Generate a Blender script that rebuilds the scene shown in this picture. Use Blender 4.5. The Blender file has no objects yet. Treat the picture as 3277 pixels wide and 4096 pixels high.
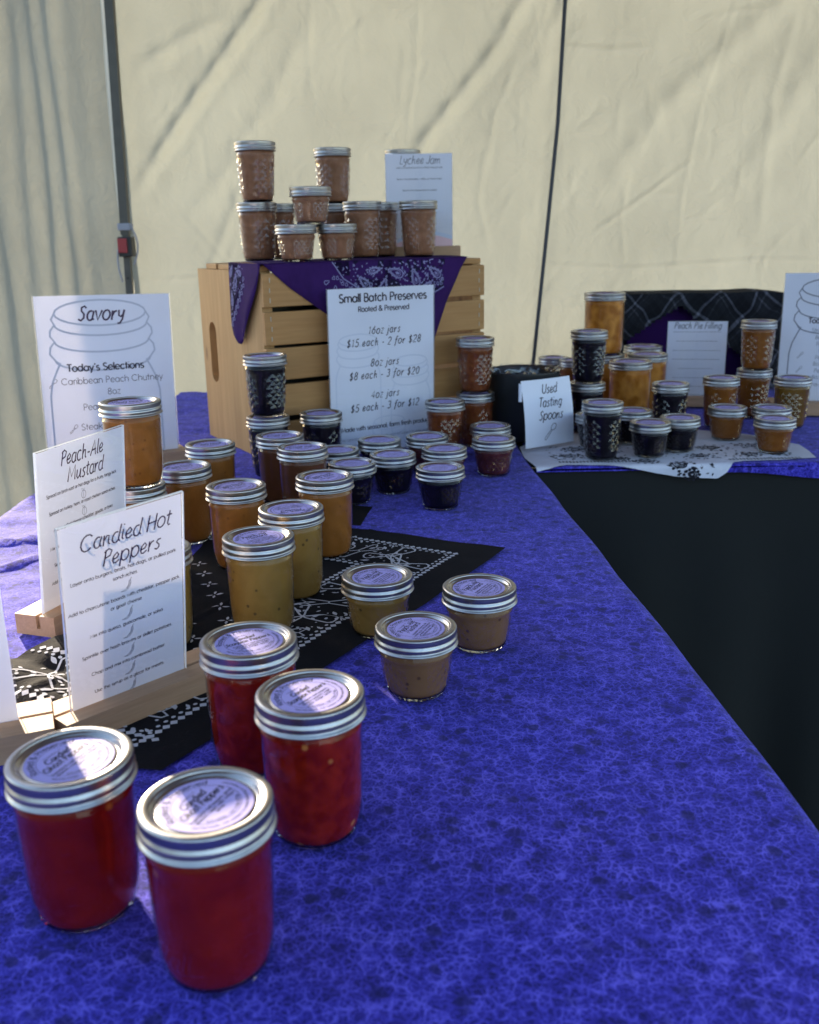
import bpy, bmesh, math, random
import numpy as np
from mathutils import Matrix, Vector, Euler
from mathutils import noise as mnoise

C = bpy.context.scene
COL = C.collection
R_ = math.radians
PI = math.pi
TZ = 0.74                      # height of the table tops

# ------------------------------------------------------------------ camera
cam_d = bpy.data.cameras.new('camera')
cam = bpy.data.objects.new('camera', cam_d)
COL.objects.link(cam)
cr = (0.9998041451381036, -0.00546234243024884, -0.01902193943425956)
cu = (0.019790688837580558, 0.27595161789195116, 0.9609677586777553)
cf = (0.0, 0.9611560057545233, -0.2760056749453002)
CAMZ = TZ + 0.37356
cam.matrix_world = Matrix(((cr[0], cu[0], -cf[0], 0.0), (cr[1], cu[1], -cf[1], 0.0),
                           (cr[2], cu[2], -cf[2], CAMZ), (0, 0, 0, 1)))
cam_d.sensor_fit = 'HORIZONTAL'
cam_d.sensor_width = 36.0
cam_d.lens = 3876.0 / 3277.0 * 36.0
cam_d.clip_start = 0.01
cam_d.clip_end = 2000.0
cam_d.dof.use_dof = True
cam_d.dof.focus_distance = 0.98
cam_d.dof.aperture_fstop = 12.0
C.camera = cam

# ------------------------------------------------------------------ world, sun, exposure
SUN_AZ, SUN_EL = R_(-31.0), R_(16.5)
w = bpy.data.worlds.new('World')
C.world = w
w.use_nodes = True
nt = w.node_tree
sky = nt.nodes.new('ShaderNodeTexSky')
sky.sky_type = 'NISHITA'
sky.sun_disc = False
sky.sun_elevation = SUN_EL
sky.sun_rotation = SUN_AZ
nt.nodes['Background'].inputs['Strength'].default_value = 0.15
nt.links.new(sky.outputs[0], nt.nodes['Background'].inputs[0])
sd = bpy.data.lights.new('sun', 'SUN')
sd.energy = 4.8
sd.angle = R_(0.5)
sd.color = (1.0, 0.84, 0.62)
sun = bpy.data.objects.new('sun', sd)
COL.objects.link(sun)
to_sun = Vector((math.sin(SUN_AZ) * math.cos(SUN_EL), math.cos(SUN_AZ) * math.cos(SUN_EL), math.sin(SUN_EL)))
sun.rotation_euler = to_sun.to_track_quat('Z', 'Y').to_euler()
sun.location = (-3, 5, 4)
C.view_settings.view_transform = 'Standard'
C.view_settings.look = 'None'
C.view_settings.gamma = 1.0
C.view_settings.exposure = 1.72
C.cycles.use_denoising = True
C.cycles.max_bounces = 12
C.cycles.transparent_max_bounces = 24
C.cycles.transmission_bounces = 8
C.cycles.sample_clamp_indirect = 6.0

# ------------------------------------------------------------------ helpers
def lin(r, g, b, k=1.0):
    f = lambda v: (v / 255.0 / 12.92) if v <= 10 else ((v / 255.0 + 0.055) / 1.055) ** 2.4
    return (f(r) * k, f(g) * k, f(b) * k, 1.0)

def link(o, parent=None):
    COL.objects.link(o)
    if parent is not None:
        o.parent = parent
    return o

def tag(o, label=None, cat=None, group=None, kind=None):
    if label: o['label'] = label
    if cat: o['category'] = cat
    if group: o['group'] = group
    if kind: o['kind'] = kind
    return o

def empty(name, loc=(0, 0, 0), rz=0.0, label=None, cat=None, group=None):
    o = bpy.data.objects.new(name, None)
    o.empty_display_size = 0.05
    o.location = loc
    o.rotation_euler = (0, 0, rz)
    COL.objects.link(o)
    return tag(o, label, cat, group)

class MB:
    """collects vertices and faces, then links them as ONE mesh object"""
    def __init__(s):
        s.v, s.f, s.m, s.sm = [], [], [], []
    def add(s, vs, fs, mat=0, smooth=False):
        b = len(s.v)
        s.v.extend([tuple(p) for p in vs])
        for f in fs:
            s.f.append([b + i for i in f]); s.m.append(mat); s.sm.append(smooth)
    def box(s, c, d, mat=0, M=None, bevel=0.0):
        x, y, z = d[0] / 2, d[1] / 2, d[2] / 2
        if bevel > 0:
            bm = bmesh.new()
            bmesh.ops.create_cube(bm, size=1.0)
            for v in bm.verts: v.co = Vector((v.co.x * d[0], v.co.y * d[1], v.co.z * d[2]))
            bmesh.ops.bevel(bm, geom=list(bm.edges), offset=bevel, segments=2, affect='EDGES', profile=0.6)
            bm.verts.index_update()
            P = [v.co + Vector(c) for v in bm.verts]
            F = [[v.index for v in f.verts] for f in bm.faces]
            bm.free()
        else:
            P = [Vector((c[0] + i * x, c[1] + j * y, c[2] + k * z)) for i in (-1, 1) for j in (-1, 1) for k in (-1, 1)]
            F = [(0, 1, 3, 2), (4, 6, 7, 5), (0, 4, 5, 1), (2, 3, 7, 6), (0, 2, 6, 4), (1, 5, 7, 3)]
        if M is not None: P = [M @ p for p in P]
        s.add(P, F, mat)
    def revolve(s, prof, n, mat=0, smooth=True, rfun=None, close=None):
        """prof: list of (r, z); outward normals when z runs upward on the outside"""
        vs, fs = [], []
        for k, (r, z) in enumerate(prof):
            for i in range(n):
                a = 2 * PI * i / n
                rr = r if rfun is None else rfun(k, i, r)
                vs.append((rr * math.cos(a), rr * math.sin(a), z))
        for k in range(len(prof) - 1):
            for i in range(n):
                j = (i + 1) % n
                fs.append((k * n + i, k * n + j, (k + 1) * n + j, (k + 1) * n + i))
        if close in ('bottom', 'both'): fs.append(tuple(reversed(range(n))))
        if close in ('top', 'both'): fs.append(tuple((len(prof) - 1) * n + i for i in range(n)))
        s.add(vs, fs, mat, smooth)
    def grid(s, P, mat=0, smooth=True):
        nu, nv = len(P), len(P[0])
        vs = [p for row in P for p in row]
        fs = [(i * nv + j, (i + 1) * nv + j, (i + 1) * nv + j + 1, i * nv + j + 1) for i in range(nu - 1) for j in range(nv - 1)]
        s.add(vs, fs, mat, smooth)
    def tube(s, pts, r, n=8, mat=0, smooth=True):
        pts = [Vector(p) for p in pts]
        vs, fs = [], []
        for k, p in enumerate(pts):
            t = (pts[min(k + 1, len(pts) - 1)] - pts[max(k - 1, 0)]).normalized()
            a = t.cross(Vector((0, 0, 1)) if abs(t.z) < 0.9 else Vector((1, 0, 0))).normalized()
            b = t.cross(a)
            for i in range(n):
                th = 2 * PI * i / n
                vs.append(p + (a * math.cos(th) + b * math.sin(th)) * r)
        for k in range(len(pts) - 1):
            for i in range(n):
                j = (i + 1) % n
                fs.append((k * n + i, (k + 1) * n + i, (k + 1) * n + j, k * n + j))
        fs.append(tuple(range(n))); fs.append(tuple(reversed([(len(pts) - 1) * n + i for i in range(n)])))
        s.add(vs, fs, mat, smooth)
    def ribbon(s, pl, wd, fn, mat=0, lift=0.0, wf=None):
        """a flat stroke of width wd along the 2-D polyline pl, laid on a surface by fn(x, y, lift)"""
        q = [pl[0]]
        for p in pl[1:]:
            if abs(p[0] - q[-1][0]) + abs(p[1] - q[-1][1]) > 1e-7: q.append(p)
        if len(q) < 2: return
        closed = abs(q[0][0] - q[-1][0]) + abs(q[0][1] - q[-1][1]) < 1e-6 and len(q) > 3
        n = len(q); vs = []
        for k in range(n):
            if closed: a, b = q[(k - 1) % (n - 1)] if k else q[n - 2], q[(k + 1) % (n - 1)] if k < n - 1 else q[1]
            else: a, b = q[max(k - 1, 0)], q[min(k + 1, n - 1)]
            p = q[k]
            d1 = (p[0] - a[0], p[1] - a[1]); d2 = (b[0] - p[0], b[1] - p[1])
            l1 = math.hypot(*d1) or 1; l2 = math.hypot(*d2) or 1
            t = (d1[0] / l1 + d2[0] / l2, d1[1] / l1 + d2[1] / l2)
            l = math.hypot(*t)
            if l < 0.3: t = d2 if l2 > 1e-9 and d2 != (0, 0) else d1
            l = math.hypot(*t) or 1
            nx, ny = -t[1] / l, t[0] / l
            h = wd / 2 * (1 if wf is None else wf(k / (n - 1)))
            vs.append(fn(p[0] + nx * h, p[1] + ny * h, lift)); vs.append(fn(p[0] - nx * h, p[1] - ny * h, lift))
        s.add(vs, [(2 * k, 2 * k + 1, 2 * k + 3, 2 * k + 2) for k in range(n - 1)], mat, False)
    def poly(s, pl, fn, mat=0, lift=0.0):
        s.add([fn(x, y, lift) for x, y in pl], [tuple(range(len(pl)))], mat, False)
    def mesh(s, name, mats):
        me = bpy.data.meshes.new(name)
        me.from_pydata(s.v, [], s.f)
        for m in (mats if isinstance(mats, (list, tuple)) else [mats]): me.materials.append(m)
        me.polygons.foreach_set('material_index', s.m)
        me.polygons.foreach_set('use_smooth', s.sm)
        me.update()
        return me
    def build(s, name, mats, parent=None, loc=None, rot=None):
        o = bpy.data.objects.new(name, s.mesh(name, mats))
        if loc is not None: o.location = loc
        if rot is not None: o.rotation_euler = rot
        return link(o, parent)

def rnd(*a): return random.uniform(*a)
def nz(x, y, z=0.0): return mnoise.noise(Vector((x, y, z)))

# ------------------------------------------------------------------ a monoline stroke alphabet (geometric sans and its slanted hand)
def arc(cx, cy, rx, ry, a0, a1, n=None):
    n = n or max(4, int(abs(a1 - a0) / 28))
    return [(cx + rx * math.cos(R_(a0 + (a1 - a0) * i / n)), cy + ry * math.sin(R_(a0 + (a1 - a0) * i / n))) for i in range(n + 1)]
def circ(cx, cy, rx, ry, n=12): return arc(cx, cy, rx, ry, 90, 450, n)
G = {
 ' ': (.28, []),
 'a': (.58, [circ(.27, .25, .22, .25), [(.49, .5), (.49, 0)]]),
 'b': (.60, [[(.08, .76), (.08, 0)], circ(.31, .25, .22, .25)]),
 'c': (.50, [arc(.28, .25, .22, .25, 48, 312)]),
 'd': (.60, [circ(.27, .25, .22, .25), [(.49, .76), (.49, 0)]]),
 'e': (.55, [[(.05, .25)] + [(.495, .25)] + arc(.275, .25, .22, .25, 8, 318)[1:]]),
 'f': (.31, [arc(.25, .64, .10, .12, 60, 180) + [(.15, 0)], [(.04, .48), (.28, .48)]]),
 'g': (.58, [circ(.27, .25, .22, .25), [(.49, .5), (.49, -.03)] + arc(.27, -.03, .22, .19, 0, -155)[1:]]),
 'h': (.55, [[(.08, .76), (.08, 0)], [(.08, .28)] + arc(.27, .30, .19, .2, 175, 0) + [(.46, 0)]]),
 'i': (.17, [[(.085, .5), (.085, 0)], [(.085, .66), (.085, .71)]]),
 'j': (.19, [[(.1, .5), (.1, -.1)] + arc(0, -.1, .1, .1, 0, -80)[1:], [(.1, .66), (.1, .71)]]),
 'k': (.48, [[(.08, .76), (.08, 0)], [(.42, .5), (.09, .22)], [(.19, .31), (.45, 0)]]),
 'l': (.17, [[(.085, .76), (.085, 0)]]),
 'm': (.86, [[(.08, .5), (.08, 0)], [(.08, .3)] + arc(.255, .31, .175, .19, 175, 0) + [(.43, 0)], [(.43, .3)] + arc(.605, .31, .175, .19, 175, 0) + [(.78, 0)]]),
 'n': (.55, [[(.08, .5), (.08, 0)], [(.08, .28)] + arc(.27, .30, .19, .2, 175, 0) + [(.46, 0)]]),
 'o': (.56, [circ(.28, .25, .23, .25)]),
 'p': (.60, [[(.08, .5), (.08, -.22)], circ(.31, .25, .22, .25)]),
 'q': (.60, [circ(.27, .25, .22, .25), [(.49, .5), (.49, -.22)]]),
 'r': (.32, [[(.08, .5), (.08, 0)], [(.08, .28)] + arc(.25, .30, .16, .2, 170, 70)]),
 's': (.42, [arc(.21, .375, .13, .125, 40, 240) + arc(.21, .13, .145, .13, 70, -150)]),
 't': (.32, [[(.15, .7), (.15, 0)], [(.03, .48), (.28, .48)]]),
 'u': (.55, [[(.08, .5), (.08, .2)] + arc(.275, .2, .195, .2, 180, 360)[1:] + [(.47, .5)], [(.47, .3), (.47, 0)]]),
 'v': (.47, [[(.03, .5), (.235, 0), (.44, .5)]]),
 'w': (.72, [[(.03, .5), (.19, 0), (.36, .48), (.53, 0), (.69, .5)]]),
 'x': (.46, [[(.05, .5), (.41, 0)], [(.41, .5), (.05, 0)]]),
 'y': (.47, [[(.03, .5), (.24, .02)], [(.44, .5), (.13, -.22)]]),
 'z': (.44, [[(.05, .5), (.39, .5), (.05, 0), (.39, 0)]]),
 'A': (.68, [[(.04, 0), (.34, .73), (.64, 0)], [(.14, .25), (.54, .25)]]),
 'B': (.54, [[(.09, 0), (.09, .73)] + arc(.27, .555, .17, .175, 90, -90) + [(.09, .38)], [(.27, .38)] + arc(.28, .19, .2, .19, 90, -90) + [(.09, 0)]]),
 'C': (.76, [arc(.4, .365, .34, .365, 42, 318)]),
 'D': (.70, [[(.09, 0), (.09, .73), (.25, .73)] + arc(.27, .365, .36, .365, 88, -88) + [(.09, 0)]]),
 'E': (.52, [[(.46, .73), (.09, .73), (.09, 0), (.46, 0)], [(.09, .39), (.43, .39)]]),
 'F': (.48, [[(.44, .73), (.09, .73), (.09, 0)], [(.09, .39), (.41, .39)]]),
 'G': (.80, [arc(.4, .365, .34, .365, 45, 360) + [(.45, .365)]]),
 'H': (.66, [[(.09, .73), (.09, 0)], [(.57, .73), (.57, 0)], [(.09, .39), (.57, .39)]]),
 'I': (.22, [[(.11, .73), (.11, 0)]]),
 'J': (.46, [[(.36, .73), (.36, .18)] + arc(.2, .18, .16, .18, 0, -165)[1:]]),
 'K': (.58, [[(.09, .73), (.09, 0)], [(.5, .73), (.1, .36)], [(.22, .46), (.54, 0)]]),
 'L': (.44, [[(.09, .73), (.09, 0), (.41, 0)]]),
 'M': (.86, [[(.09, 0), (.16, .73), (.43, .12), (.70, .73), (.77, 0)]]),
 'N': (.70, [[(.09, 0), (.09, .73), (.61, 0), (.61, .73)]]),
 'O': (.82, [circ(.41, .365, .36, .365, 16)]),
 'P': (.54, [[(.09, 0), (.09, .73)] + arc(.28, .54, .2, .19, 90, -90) + [(.09, .35)]]),
 'Q': (.82, [circ(.41, .365, .36, .365, 16), [(.5, .2), (.76, -.04)]]),
 'R': (.56, [[(.09, 0), (.09, .73)] + arc(.28, .54, .2, .19, 90, -90) + [(.09, .35)], [(.26, .35), (.50, 0)]]),
 'S': (.52, [arc(.26, .55, .17, .18, 35, 245) + arc(.26, .18, .19, .18, 65, -160)]),
 'T': (.50, [[(.02, .73), (.48, .73)], [(.25, .73), (.25, 0)]]),
 'U': (.64, [[(.09, .73), (.09, .24)] + arc(.32, .24, .23, .24, 180, 360)[1:] + [(.55, .73)]]),
 'V': (.62, [[(.03, .73), (.31, 0), (.59, .73)]]),
 'W': (.92, [[(.03, .73), (.25, 0), (.46, .7), (.67, 0), (.89, .73)]]),
 'X': (.6, [[(.06, .73), (.54, 0)], [(.54, .73), (.06, 0)]]),
 'Y': (.58, [[(.03, .73), (.29, .36), (.55, .73)], [(.29, .36), (.29, 0)]]),
 'Z': (.52, [[(.05, .73), (.47, .73), (.05, 0), (.47, 0)]]),
 '0': (.55, [circ(.275, .365, .21, .365, 14)]),
 '1': (.40, [[(.1, .58), (.24, .73), (.24, 0)]]),
 '2': (.55, [arc(.27, .53, .2, .2, 165, -35) + [(.06, 0), (.49, 0)]]),
 '3': (.55, [arc(.26, .55, .17, .18, 150, -90), arc(.26, .19, .2, .19, 88, -150)]),
 '4': (.55, [[(.38, 0), (.38, .73), (.04, .2), (.5, .2)]]),
 '5': (.55, [[(.45, .73), (.16, .73), (.11, .4)] + arc(.26, .23, .22, .23, 115, -150)[1:]]),
 '6': (.55, [[(.38, .73), (.1, .32)], circ(.28, .22, .21, .22)]),
 '7': (.52, [[(.05, .73), (.47, .73), (.15, 0)]]),
 '8': (.55, [circ(.275, .55, .16, .18, 10), circ(.275, .19, .2, .19, 12)]),
 '9': (.55, [circ(.27, .51, .21, .22), [(.45, .4), (.17, 0)]]),
 '.': (.22, [[(.1, 0), (.1, .05)]]), ',': (.22, [[(.12, .06), (.07, -.1)]]),
 "'": (.2, [[(.12, .74), (.08, .58)]]), '-': (.34, [[(.05, .26), (.29, .26)]]),
 '(': (.28, [arc(.34, .28, .26, .46, 130, 230)]), ')': (.28, [arc(-.06, .28, .26, .46, 50, -50)]),
 '&': (.70, [[(.62, 0), (.18, .52)] + arc(.29, .6, .13, .13, 205, -30)[1:] + [(.14, .32)] + arc(.27, .19, .2, .19, 140, 330)[1:] + [(.62, .33)]]),
 '$': (.55, [arc(.275, .53, .16, .15, 35, 245) + arc(.275, .2, .18, .17, 65, -160), [(.275, .8), (.275, -.08)]]),
 ':': (.22, [[(.1, 0), (.1, .05)], [(.1, .4), (.1, .45)]]), '/': (.4, [[(.04, -.08), (.36, .76)]]),
 '*': (.3, [circ(.15, .28, .05, .05, 6)]),
}
HAND = {  # the hand-lettered letters that differ
 'a': (.52, [arc(.26, .24, .2, .24, 60, 320, 10), [(.44, .48), (.40, .12), (.5, .02)]]),
 'd': (.54, [arc(.25, .24, .2, .24, 60, 320, 10), [(.47, .78), (.42, .12), (.52, .02)]]),
 'e': (.47, [[(.06, .2), (.3, .24), (.38, .36), (.26, .49), (.1, .36), (.06, .18), (.14, .03), (.28, .02), (.44, .12)]]),
 'r': (.42, [[(.08, .48), (.1, 0)], [(.1, .22), (.2, .42), (.36, .46)]]),
 's': (.42, [[(.36, .46), (.18, .44), (.12, .34), (.3, .2), (.32, .08), (.2, 0), (.05, .06)]]),
 'y': (.48, [[(.06, .48), (.1, .2), (.24, .14), (.36, .24), (.4, .48)], [(.41, .48), (.36, .0), (.24, -.2), (.08, -.2)]]),
 'g': (.52, [arc(.26, .24, .2, .24, 60, 320, 10), [(.44, .48), (.42, .0), (.3, -.2), (.1, -.17)]]),
 'n': (.54, [[(.08, .48), (.1, 0)], [(.1, .24), (.24, .44), (.36, .42), (.38, .1), (.48, .02)]]),
 'h': (.54, [[(.1, .78), (.1, 0)], [(.1, .24), (.24, .44), (.36, .42), (.38, .1), (.48, .02)]]),
 'm': (.78, [[(.08, .48), (.1, 0)], [(.1, .24), (.22, .44), (.33, .4), (.34, .02)], [(.34, .24), (.46, .44), (.6, .4), (.62, .1), (.72, .02)]]),
 't': (.36, [[(.18, .7), (.15, .14), (.22, .02), (.32, .06)], [(.02, .5), (.34, .52)]]),
 'l': (.22, [[(.1, .78), (.08, .1), (.18, .02)]]),
 'i': (.24, [[(.1, .48), (.09, .1), (.18, .02)], [(.11, .66), (.12, .71)]]),
 'u': (.54, [[(.07, .48), (.08, .14), (.2, .02), (.36, .16), (.42, .48)], [(.42, .48), (.41, .1), (.5, .02)]]),
 'f': (.40, [[(.42, .7), (.32, .78), (.22, .68), (.16, .0), (.1, -.2)], [(.04, .44), (.36, .46)]]),
 'j': (.26, [[(.16, .48), (.14, -.1), (.04, -.22), (-.06, -.18)], [(.17, .66), (.18, .71)]]),
 'P': (.52, [[(.1, .72), (.09, 0)], [(.02, .62), (.24, .75), (.45, .64), (.38, .42), (.1, .34)]]),
 'M': (.84, [[(.06, 0), (.12, .72), (.38, .2), (.66, .74), (.74, 0)]]),
 'H': (.62, [[(.1, .74), (.08, 0)], [(.54, .74), (.52, 0)], [(.03, .36), (.6, .4)]]),
 'A': (.66, [[(.04, 0), (.36, .74), (.56, 0)], [(.12, .26), (.56, .3)]]),
 'S': (.52, [[(.46, .62), (.34, .73), (.16, .66), (.18, .48), (.36, .34), (.38, .14), (.22, 0), (.04, .08)]]),
}
def text(st, x, y, size, hand=False, align='c', track=0.0, bold=False, seed=0):
    """2-D strokes of a line of lettering, baseline at (x, y), size = cap height / 0.73"""
    rg = random.Random(hash(st) % 997 + seed) if False else random.Random(len(st) * 31 + seed)
    kx = 0.80 if hand else 1.0
    out, cx = [], 0.0
    for ch in st:
        adv, ss = (HAND.get(ch) if hand and ch in HAND else G.get(ch, G[' ']))
        dy = rg.uniform(-.02, .02) if hand else 0
        for s in ss:
            pl = []
            for (px, py) in s:
                qx, qy = px * kx, py + dy
                if hand: qx += qy * 0.22
                pl.append((cx + qx, qy))
            out.append(pl)
        cx += adv * kx + track
    off = {'c': -cx / 2, 'l': 0, 'r': -cx}[align]
    return [[(x + (px + off) * size, y + py * size) for px, py in pl] for pl in out]
def write(mb, st, x, y, size, wd, fn, hand=False, align='c', mat=0, track=0.0, lift=0.0, tf=None):
    for k, pl in enumerate(text(st, x, y, size, hand, align, track)):
        if tf: pl = [tf(*p) for p in pl]
        mb.ribbon(pl, wd, fn, mat, lift + (k % 4) * 3e-6)

# ------------------------------------------------------------------ materials
def new_mat(name):
    m = bpy.data.materials.new(name)
    m.use_nodes = True
    return m, m.node_tree, m.node_tree.nodes['Principled BSDF']
def pm(name, col, rough=0.5, metal=0.0, spec=0.5, var=0.0, vscale=20.0, bump=0.0, bscale=200.0, coat=0.0, sheen=0.0, sss=0.0, sssr=None):
    m, t, b = new_mat(name)
    b.inputs['Base Color'].default_value = col
    b.inputs['Roughness'].default_value = rough
    b.inputs['Metallic'].default_value = metal
    b.inputs['Specular IOR Level'].default_value = spec
    b.inputs['Coat Weight'].default_value = coat
    b.inputs['Sheen Weight'].default_value = sheen
    if sss:
        b.inputs['Subsurface Weight'].default_value = sss
        b.inputs['Subsurface Radius'].default_value = sssr or (1, .3, .15)
        b.inputs['Subsurface Scale'].default_value = 0.012
    tc = t.nodes.new('ShaderNodeTexCoord')
    if var:
        n = t.nodes.new('ShaderNodeTexNoise'); n.inputs['Scale'].default_value = vscale; n.inputs['Detail'].default_value = 5
        mx = t.nodes.new('ShaderNodeMixRGB'); mx.blend_type = 'MULTIPLY'; mx.inputs[1].default_value = col
        mr = t.nodes.new('ShaderNodeMapRange'); mr.inputs[1].default_value = .3; mr.inputs[2].default_value = .7
        mr.inputs[3].default_value = 1 - var; mr.inputs[4].default_value = 1 + var
        t.links.new(tc.outputs['Object'], n.inputs['Vector']); t.links.new(n.outputs['Fac'], mr.inputs[0])
        mx.inputs[0].default_value = 1.0
        t.links.new(mr.outputs[0], mx.inputs[2]); t.links.new(mx.outputs[0], b.inputs['Base Color'])
    if bump:
        n2 = t.nodes.new('ShaderNodeTexNoise'); n2.inputs['Scale'].default_value = bscale; n2.inputs['Detail'].default_value = 4
        bp = t.nodes.new('ShaderNodeBump'); bp.inputs['Strength'].default_value = bump; bp.inputs['Distance'].default_value = 0.002
        t.links.new(tc.outputs['Object'], n2.inputs['Vector']); t.links.new(n2.outputs['Fac'], bp.inputs['Height'])
        t.links.new(bp.outputs[0], b.inputs['Normal'])
    return m

def glass_shell(name, tint=(1, 1, 1, 1), base=0.035, rough=0.02, power=4.0):
    """thin clear sheet: lets light straight through and mirrors more at grazing angles"""
    m = bpy.data.materials.new(name); m.use_nodes = True
    t = m.node_tree; t.nodes.clear()
    out = t.nodes.new('ShaderNodeOutputMaterial'); mix = t.nodes.new('ShaderNodeMixShader')
    tr = t.nodes.new('ShaderNodeBsdfTransparent'); gl = t.nodes.new('ShaderNodeBsdfGlossy')
    tr.inputs[0].default_value = tint; gl.inputs['Roughness'].default_value = rough
    lw = t.nodes.new('ShaderNodeLayerWeight'); lw.inputs[0].default_value = 0.5
    pw = t.nodes.new('ShaderNodeMath'); pw.operation = 'POWER'; pw.inputs[1].default_value = power
    ma = t.nodes.new('ShaderNodeMath'); ma.operation = 'MULTIPLY_ADD'; ma.inputs[1].default_value = 0.9; ma.inputs[2].default_value = base
    ma.use_clamp = True
    t.links.new(lw.outputs['Facing'], pw.inputs[0]); t.links.new(pw.outputs[0], ma.inputs[0])
    t.links.new(ma.outputs[0], mix.inputs[0]); t.links.new(tr.outputs[0], mix.inputs[1]); t.links.new(gl.outputs[0], mix.inputs[2])
    t.links.new(mix.outputs[0], out.inputs[0])
    return m

def thin_cloth(name, col, trans=0.5, tcol=None, bump=0.3, bscale=30.0, fine=0.1, weave=900.0):
    """woven sheet that glows when the sun stands behind it"""
    m = bpy.data.materials.new(name); m.use_nodes = True
    t = m.node_tree; t.nodes.clear()
    out = t.nodes.new('ShaderNodeOutputMaterial'); mix = t.nodes.new('ShaderNodeMixShader')
    d = t.nodes.new('ShaderNodeBsdfDiffuse'); tl = t.nodes.new('ShaderNodeBsdfTranslucent')
    mix.inputs[0].default_value = trans
    tc = t.nodes.new('ShaderNodeTexCoord')
    n0 = t.nodes.new('ShaderNodeTexNoise'); n0.inputs['Scale'].default_value = 3.0; n0.inputs['Detail'].default_value = 6
    mr = t.nodes.new('ShaderNodeMapRange'); mr.inputs[1].default_value = .3; mr.inputs[2].default_value = .7; mr.inputs[3].default_value = .9; mr.inputs[4].default_value = 1.08
    for cc, node in ((col, d), (tcol or col, tl)):
        mx = t.nodes.new('ShaderNodeMixRGB'); mx.blend_type = 'MULTIPLY'; mx.inputs[0].default_value = 1.0; mx.inputs[1].default_value = cc
        t.links.new(mr.outputs[0], mx.inputs[2]); t.links.new(mx.outputs[0], node.inputs[0])
    t.links.new(tc.outputs['Object'], n0.inputs['Vector']); t.links.new(n0.outputs['Fac'], mr.inputs[0])
    n1 = t.nodes.new('ShaderNodeTexNoise'); n1.inputs['Scale'].default_value = bscale; n1.inputs['Detail'].default_value = 8; n1.inputs['Roughness'].default_value = .62
    n1.inputs['Distortion'].default_value = 0.6
    v1 = t.nodes.new('ShaderNodeTexVoronoi'); v1.inputs['Scale'].default_value = bscale * 0.35; v1.feature = 'DISTANCE_TO_EDGE'
    wv = t.nodes.new('ShaderNodeTexNoise'); wv.inputs['Scale'].default_value = weave
    mpx = t.nodes.new('ShaderNodeMixRGB'); mpx.blend_type = 'ADD'; mpx.inputs[0].default_value = 0.35
    adv = t.nodes.new('ShaderNodeMixRGB'); adv.inputs[0].default_value = 0.25
    t.links.new(tc.outputs['Object'], adv.inputs[1]); t.links.new(n1.outputs['Color'], adv.inputs[2]); t.links.new(adv.outputs[0], v1.inputs['Vector'])
    t.links.new(tc.outputs['Object'], n1.inputs['Vector']); t.links.new(tc.outputs['Object'], wv.inputs['Vector'])
    cr_ = t.nodes.new('ShaderNodeMapRange'); cr_.inputs[1].default_value = 0.0; cr_.inputs[2].default_value = .07; cr_.inputs[3].default_value = 0; cr_.inputs[4].default_value = .32
    cr_.interpolation_type = 'SMOOTHSTEP'
    t.links.new(v1.outputs[0], cr_.inputs[0])
    t.links.new(n1.outputs['Fac'], mpx.inputs[1]); t.links.new(cr_.outputs[0], mpx.inputs[2])
    b1 = t.nodes.new('ShaderNodeBump'); b1.inputs['Strength'].default_value = bump; b1.inputs['Distance'].default_value = 0.02
    b2 = t.nodes.new('ShaderNodeBump'); b2.inputs['Strength'].default_value = fine; b2.inputs['Distance'].default_value = 0.0006
    t.links.new(mpx.outputs[0], b1.inputs['Height']); t.links.new(wv.outputs['Fac'], b2.inputs['Height']); t.links.new(b1.outputs[0], b2.inputs['Normal'])
    t.links.new(b2.outputs[0], d.inputs['Normal']); t.links.new(b2.outputs[0], tl.inputs['Normal'])
    t.links.new(d.outputs[0], mix.inputs[1]); t.links.new(tl.outputs[0], mix.inputs[2]); t.links.new(mix.outputs[0], out.inputs[0])
    return m

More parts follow.
